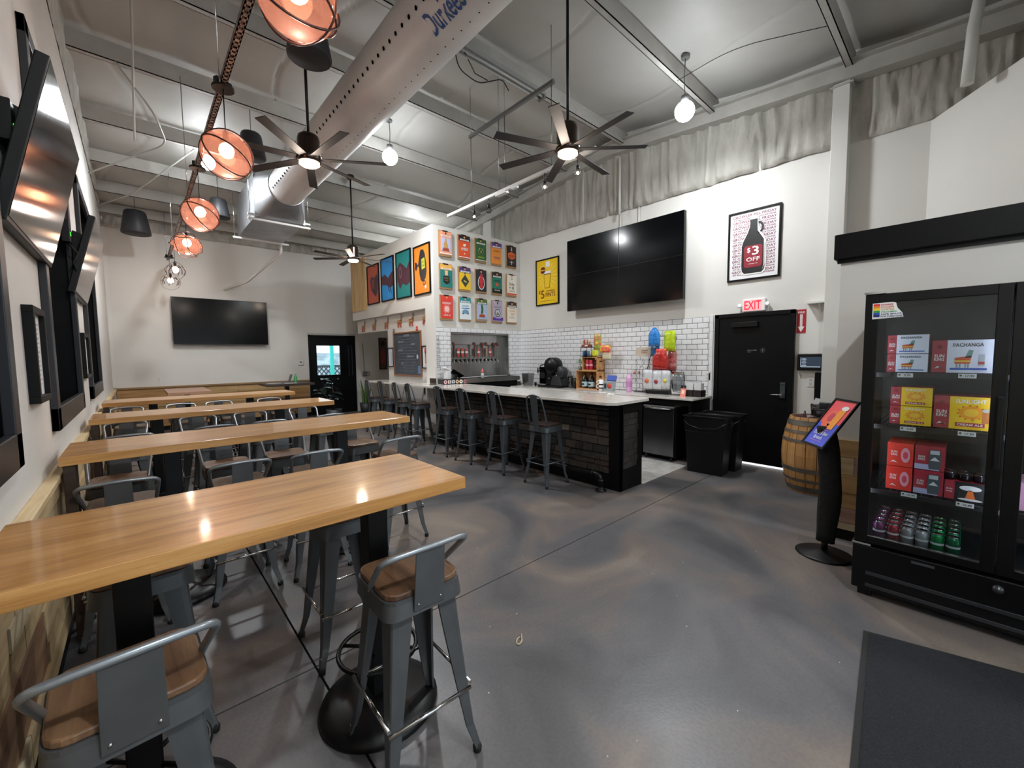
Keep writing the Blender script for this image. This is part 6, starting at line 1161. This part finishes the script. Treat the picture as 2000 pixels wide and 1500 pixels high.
def bag(name, label, x, y, z, w_, h, th, cols, tie=False, rz=0, glossy=None):
    """a puffed packet: wide middle, flat crimped ends"""
    t = thing(name, label, 'bag', (x, y, z), rz); b = MB(); nu, nv = 12, 10
    def fn(s):
        def g(i, j):
            u, v = i*2-1, j*2-1; k = max(0, (1-u**4))*max(0, (1-v**6)); wv = 1-.12*abs(v)**4 if not tie else (1 if v < .3 else 1-.75*(v-.3)/.7)
            return (s*(th/2*k**.6+.003*math.sin(9*u+5*v)), u*w_/2*wv, h/2+v*h/2)
        return g
    b.grid(fn(-1), nu, nv); b.grid(fn(1), nu, nv); obj('packet', b, glossy or mat('bag_'+cols[0][1:], cols[0], .22, coat=.5, noise_=(18, cols[1], .42, .62, U1)), t)
    if len(cols) > 2: obj('printed_patch', MB().lathe([(.0, 0), (w_*.22, 0), (w_*.22, .002), (0, .002)], 14, Matrix.Translation((-th/2-.004, 0, h*.42)) @ Matrix.Rotation(-PI/2, 4, 'Y'), caps=False), H_(cols[2]), t)
    return t
bag('snack_bag', 'green and red snack bag standing behind the rack top', 6.24, 4.555, z2+.12, .16, .30, .05, ('#8fb85a', '#d8503c', '#f0c04a')); bag('snack_bag', 'red and yellow snack bag at the right of the crates, upper', 6.25, 4.40, z2+.08, .24, .13, .05, ('#e8485a', '#f0c83a')); bag('snack_bag', 'yellow and green snack bag lying on the upper crate', 6.19, 4.57, z2+.008, .15, .12, .06, ('#e0d83c', '#8ab03a')); bag('snack_bag', 'pastel clear snack bag at the right edge of the crates', 6.27, 4.38, z2-.05, .20, .15, .04, ('#cdd8b4', '#e8b4a4'))
t = bp('striped_mug', 'white mug with black cow patches beside the lower crate', 'mug', 6.14, 4.40)
obj('cup', MB().lathe([(.038, 0), (.04, .01), (.04, .19), (.036, .19), (.034, .02), (0, .02)], 20), WHT, t); b = MB()
for z in (.02, .06, .10, .14): b.lathe([(.0405, z), (.0405, z+.02)], 14, caps=False)
obj('black_patches', MB().lathe([(.0404, .03), (.0404, .05)], 20, caps=False).lathe([(.0404, .09), (.0404, .115)], 20, caps=False), BLK, t); obj('handle', MB().tube([(-.02, .036, .03), (-.03, .075, .05), (-.03, .08, .09), (-.02, .036, .11)], .008, 6).tube([(-.02, .036, .12), (-.03, .07, .13), (-.03, .075, .16), (-.02, .036, .175)], .008, 6), WHT, t)
t = bp('round_tin', 'silver tin with a red round label on the back counter', 'tin', 6.12, 4.22); obj('body', MB().box(-.05, -.10, 0, .05, .08, .17), mat('pale_tin', '#a8b4b4', .35, .3), t, bevel=.006); obj('red_label', MB().lathe([(.0, 0), (.045, 0), (.045, .002), (0, .002)], 20, Matrix.Translation((-.052, -.04, .09)) @ Matrix.Rotation(-PI/2, 4, 'Y'), caps=False), H_('#c84438'), t); obj('dark_label', MB().box(-.053, .02, .04, -.05, .065, .13), H_('#2c3438'), t)
t = bp('blue_box', 'small blue box perched on the silver tin', 'box', 6.15, 4.18, .3, KZ+.17); b = MB(); b.obox(Matrix.Translation((0, 0, .05)) @ Matrix.Rotation(.5, 4, 'Y'), .03, .16, .10); obj('carton', b, H_('#3850a8'), t, bevel=.002)
t = bp('pink_bottle', 'pink sanitizer bottle on the back counter', 'bottle', 6.2, 3.87, 0); obj('body', MB().lathe([(.045, 0), (.05, .02), (.05, .22), (.045, .26), (.03, .27), (.03, .30), (0, .30)], 18), mat('pink_plastic', '#dba8d0', .3), t); obj('label_panel', MB().lathe([(.0505, .08), (.0505, .18)], 18, caps=False), H_('#c88ac0'), t)
t = bp('jewellery_rack', 'twisted wire rack with wooden header and hanging charms', 'rack', 6.28, 3.66)
for y in (-.115, 0, .115): obj('twisted_wire', MB().tube([(.008*math.cos(k*.9), y+.008*math.sin(k*.9), .012*k) for k in range(48)], .0035, 5), BLACKM, t)
obj('base_wire', MB().tube([(-.04, -.15, .004), (-.04, .15, .004), (.06, .15, .004), (.06, -.15, .004)], .004, 5, closed=True), BLACKM, t); obj('header_board', MB().box(-.008, -.15, .60, .008, .13, .75), mat('pale_board', '#c9bcaa', .6), t, bevel=.003)
P = Pl(t, (-.009, 0, .68), RX, UPZ); P.text('HANDMADE', .03, .015, BRN, w_=.12, h=.02); P.text('EARRINGS', .03, -.02, BRN, w_=.10, h=.018)
for k, (y, z, c) in enumerate(((.15, .32, '#b4685c'), (.06, .33, '#8c5a4c'), (.03, .44, '#c8c8cc'), (-.05, .40, '#c8c8cc'))): obj('charm', MB().sphere((-.012, y, z), .018, 8, 6, 1.4).tube([(-.01, y, z+.02), (-.005, y-.02, z+.12)], .002, 4), H_(c), t)
wr = bp('bag_rack', 'tall black wire rack hung with snack bags on the back counter', 'rack', 6.20, 3.30); b = MB()
b.tube(arc([(-.03, .24, .01), (.0, .24, .38), (.06, .13, .92), (.06, -.22, .92), (.03, -.20, .60), (-.03, .14, .02)], .04, 4), .006, 6).tube([(.04, .18, .60), (.04, -.20, .60)], .004, 5).tube([(.03, .22, .38), (.02, -.17, .38)], .004, 5).tube([(.06, -.19, .92), (-.0, -.16, .02)], .006, 6); obj('frame', b, BLACKM, wr)
obj('base_tray', MB().box(-.10, -.17, 0, .10, .20, .06), BLACKPL, wr, bevel=.006); o = obj('hook', MB().tube([(.04, .12, .9), (-.03, .12, .9)], .003, 5), BLACKM, wr)
bag('hanging_bag', 'bright blue foil bag at the top left of the wire rack', 6.17, 3.40, KZ+.76, .20, .30, .09, ('#2f8fe0', '#1b6ab8'), True); bag('hanging_bag', 'yellow-green foil bag at the top right of the wire rack', 6.19, 3.15, KZ+.68, .19, .32, .08, ('#c4d82c', '#9ab81c'), False); bag('hanging_bag', 'deep blue foil bag hanging below the bright blue bag', 6.20, 3.40, KZ+.60, .15, .18, .06, ('#245a90', '#1a4470'))
bag('hanging_bag', 'glossy red bag in the middle of the wire rack', 6.13, 3.27, KZ+.38, .27, .32, .12, ('#c03028', '#8c1c1c'), True); bag('hanging_bag', 'pink and orange crinkled bag above the red bag', 6.12, 3.25, KZ+.62, .18, .10, .07, ('#d83c4c', '#e8763c')); bag('hanging_bag', 'clear bag with dark red sweets behind the red bag', 6.24, 3.13, KZ+.36, .14, .34, .07, ('#a83c3a', '#c8908c'))
bag('popcorn_bag', 'white bag with an orange round label, low on the wire rack', 6.09, 3.46, KZ+.08, .17, .31, .06, ('#d8dade', '#c2c5cb', '#e0743c')); bag('popcorn_bag', 'white bag with a dark red round label, low on the wire rack', 6.09, 3.30, KZ+.08, .15, .29, .06, ('#d8dade', '#c2c5cb', '#9c3038')); bag('popcorn_bag', 'white bag with a yellow label at the right of the wire rack', 6.10, 3.16, KZ+.10, .15, .28, .06, ('#d8dade', '#c2c5cb', '#d8d03c'))
bag('clear_bag', 'large crumpled clear plastic bag beside the wire rack', 6.13, 2.98, KZ, .22, .36, .12, ('#c8ccd0', '#a8acb2'), glossy=PLAST)
t = bp('cup_stack', 'stack of clear plastic cups before the napkins', 'cups', 6.10, 2.87)
for k in range(5): obj('cup', MB().lathe([(.03, .012*k), (.042, .11+.012*k), (.040, .11+.012*k), (.028, .004+.012*k)], 16, caps=False), PLAST, t)
nh = bp('napkin_holder', 'black two-bay caddy full of white napkins at the end of the counter', 'caddy', 6.14, 2.72); obj('tray', MB().box(-.07, -.13, 0, .07, .12, .01).box(-.07, -.13, 0, -.062, .12, .10).box(.062, -.13, 0, .07, .12, .10).box(-.07, -.13, 0, .07, -.122, .10).box(-.07, -.004, 0, .07, .004, .10).box(-.07, .112, 0, .07, .12, .10), mat('dark_bronze', '#241c1c', .35), nh)
for s, l in ((.058, 'left'), (-.062, 'right')):
    t = thing('napkin_stack', 'stack of white napkins in the %s bay of the caddy' % l, 'napkins', (6.14, 2.72+s, KZ+.01))
    for k in range(12): obj('napkin', MB().box(-.055, -.048+k*.008, 0, .055+random.uniform(-.003, .003), -.042+k*.008, .19+random.uniform(-.006, .006)), PAPER, t)
t = bp('coral_card', 'coral printed card leaning on the napkin caddy', 'card', 6.04, 2.85); b = MB(); b.obox(Matrix.Translation((0, 0, .06)) @ Matrix.Rotation(.25, 4, 'Y'), .003, .08, .12); obj('card', b, H_('#e8806a'), t); b = MB(); b.obox(Matrix.Translation((-.003, 0, .065)) @ Matrix.Rotation(.25, 4, 'Y'), .002, .04, .06); obj('card_art', b, H_('#f4d4c4'), t)
# ================================================================ BACK OF THE ROOM
t = thing('snake_plant', 'snake plant in a dark pot right of the glazed back door', 'plant', (4.62, 11.1, 0)); obj('pot', MB().lathe([(.13, 0), (.17, .34), (.155, .34), (.14, .30), (0, .30)], 24), mat('dark_pot', '#22242a', .5), t)
SNK = mat('snake_leaf', '#3c5a34', .45, noise_=(14, '#6a8a4c', .4, .6, (1, 1, 3)))
for k in range(13):
    a = 2.4*k; r0 = .02+.008*k; h = random.uniform(.45, .72); lean = random.uniform(.05, .16); dx, dy = math.cos(a), math.sin(a); b = MB(); V = []
    for i in range(6):
        q = i/5; c_ = Vector((dx*(r0+lean*q*q), dy*(r0+lean*q*q), .28+h*q)); wd = .03*(1-q**2.2)+.002; s_ = Vector((-dy, dx, 0)); V += [c_-s_*wd, c_+Vector((dx, dy, 0))*.006, c_+s_*wd, c_-Vector((dx, dy, 0))*.002]
    b.add(V, [(i*4+q, i*4+(q+1) % 4, i*4+4+(q+1) % 4, i*4+4+q) for i in range(5) for q in range(4)], True); obj('leaf', b, SNK, t)
t = thing('rubber_plant', 'broad-leaved dark plant at the right end of the small back tables', 'plant', (3.42, 10.1, 0)); obj('pot', MB().lathe([(.13, 0), (.18, .36), (.165, .36), (.15, .32), (0, .32)], 24), mat('dark_pot', '#22242a'), t)
RB = mat('rubber_leaf', '#141b17', .3, noise_=(6, '#27342b', .4, .6, U1))
obj('stem', MB().tube([(0, 0, .3), (.02, .01, .7), (-.04, .03, 1.0)], .012, 8), DARKW, t); obj('stem', MB().tube([(.03, .03, .3), (-.1, .0, .6), (-.28, .0, .82)], .010, 8), DARKW, t)
for k in range(26):
    a = 2.4*k; q = k/26; base = Vector((-.02-.22*(k % 3 == 0), .02, .55+.55*q)); d = Vector((math.cos(a), math.sin(a), random.uniform(-.25, .5))).normalized(); L = random.uniform(.22, .34); s_ = d.cross(Vector((0, 0, 1))).normalized(); n_ = s_.cross(d); b = MB(); V = []
    for i in range(6):
        u = i/5; c_ = base+d*L*u-Vector((0, 0, 1))*.08*u*u; wd = .07*math.sin(PI*min(.98, u*.9+.07)); V += [c_-s_*wd+n_*.012, c_, c_+s_*wd+n_*.012]
    b.add(V, [(i*3+j, i*3+j+1, i*3+4+j, i*3+3+j) for i in range(5) for j in (0, 1)], True); obj('leaf', b, RB, t)
t = thing('green_bottle', 'green-bottomed clear bottle on the small dark table', 'bottle', (2.88, 11.15, .99)); obj('body', MB().lathe([(.035, 0), (.037, .02), (.037, .13), (.015, .18), (.013, .22), (0, .22)], 16), mat('green_bottle_glass', '#4fae6a', .1, coat=.4), t); obj('cap', MB().lathe([(.015, .218), (.015, .235), (0, .235)], 10), WHT, t)
for k, (x, y, r_) in enumerate(((2.40, 11.1, .1), (2.70, 10.85, -.15))): tag(obj('paper_sheet', MB().box(-.14, -.10, 0, .14, .10, .004), PAPER, None, loc=(x, y, .991)), 'white paper lying on the small dark table, %s' % ('farther left' if k == 0 else 'nearer right'), 'paper')
t = thing('open_laptop', 'thin open laptop screen standing on the small dark table', 'laptop', (2.62, 11.2, .991)); obj('keyboard_deck', MB().box(-.15, -.10, 0, .15, .10, .012), GUND, t); b = MB(); b.obox(Matrix.Translation((.155, 0, .10)) @ Matrix.Rotation(.3, 4, 'Y'), .006, .20, .20); obj('lid', b, GUND, t)
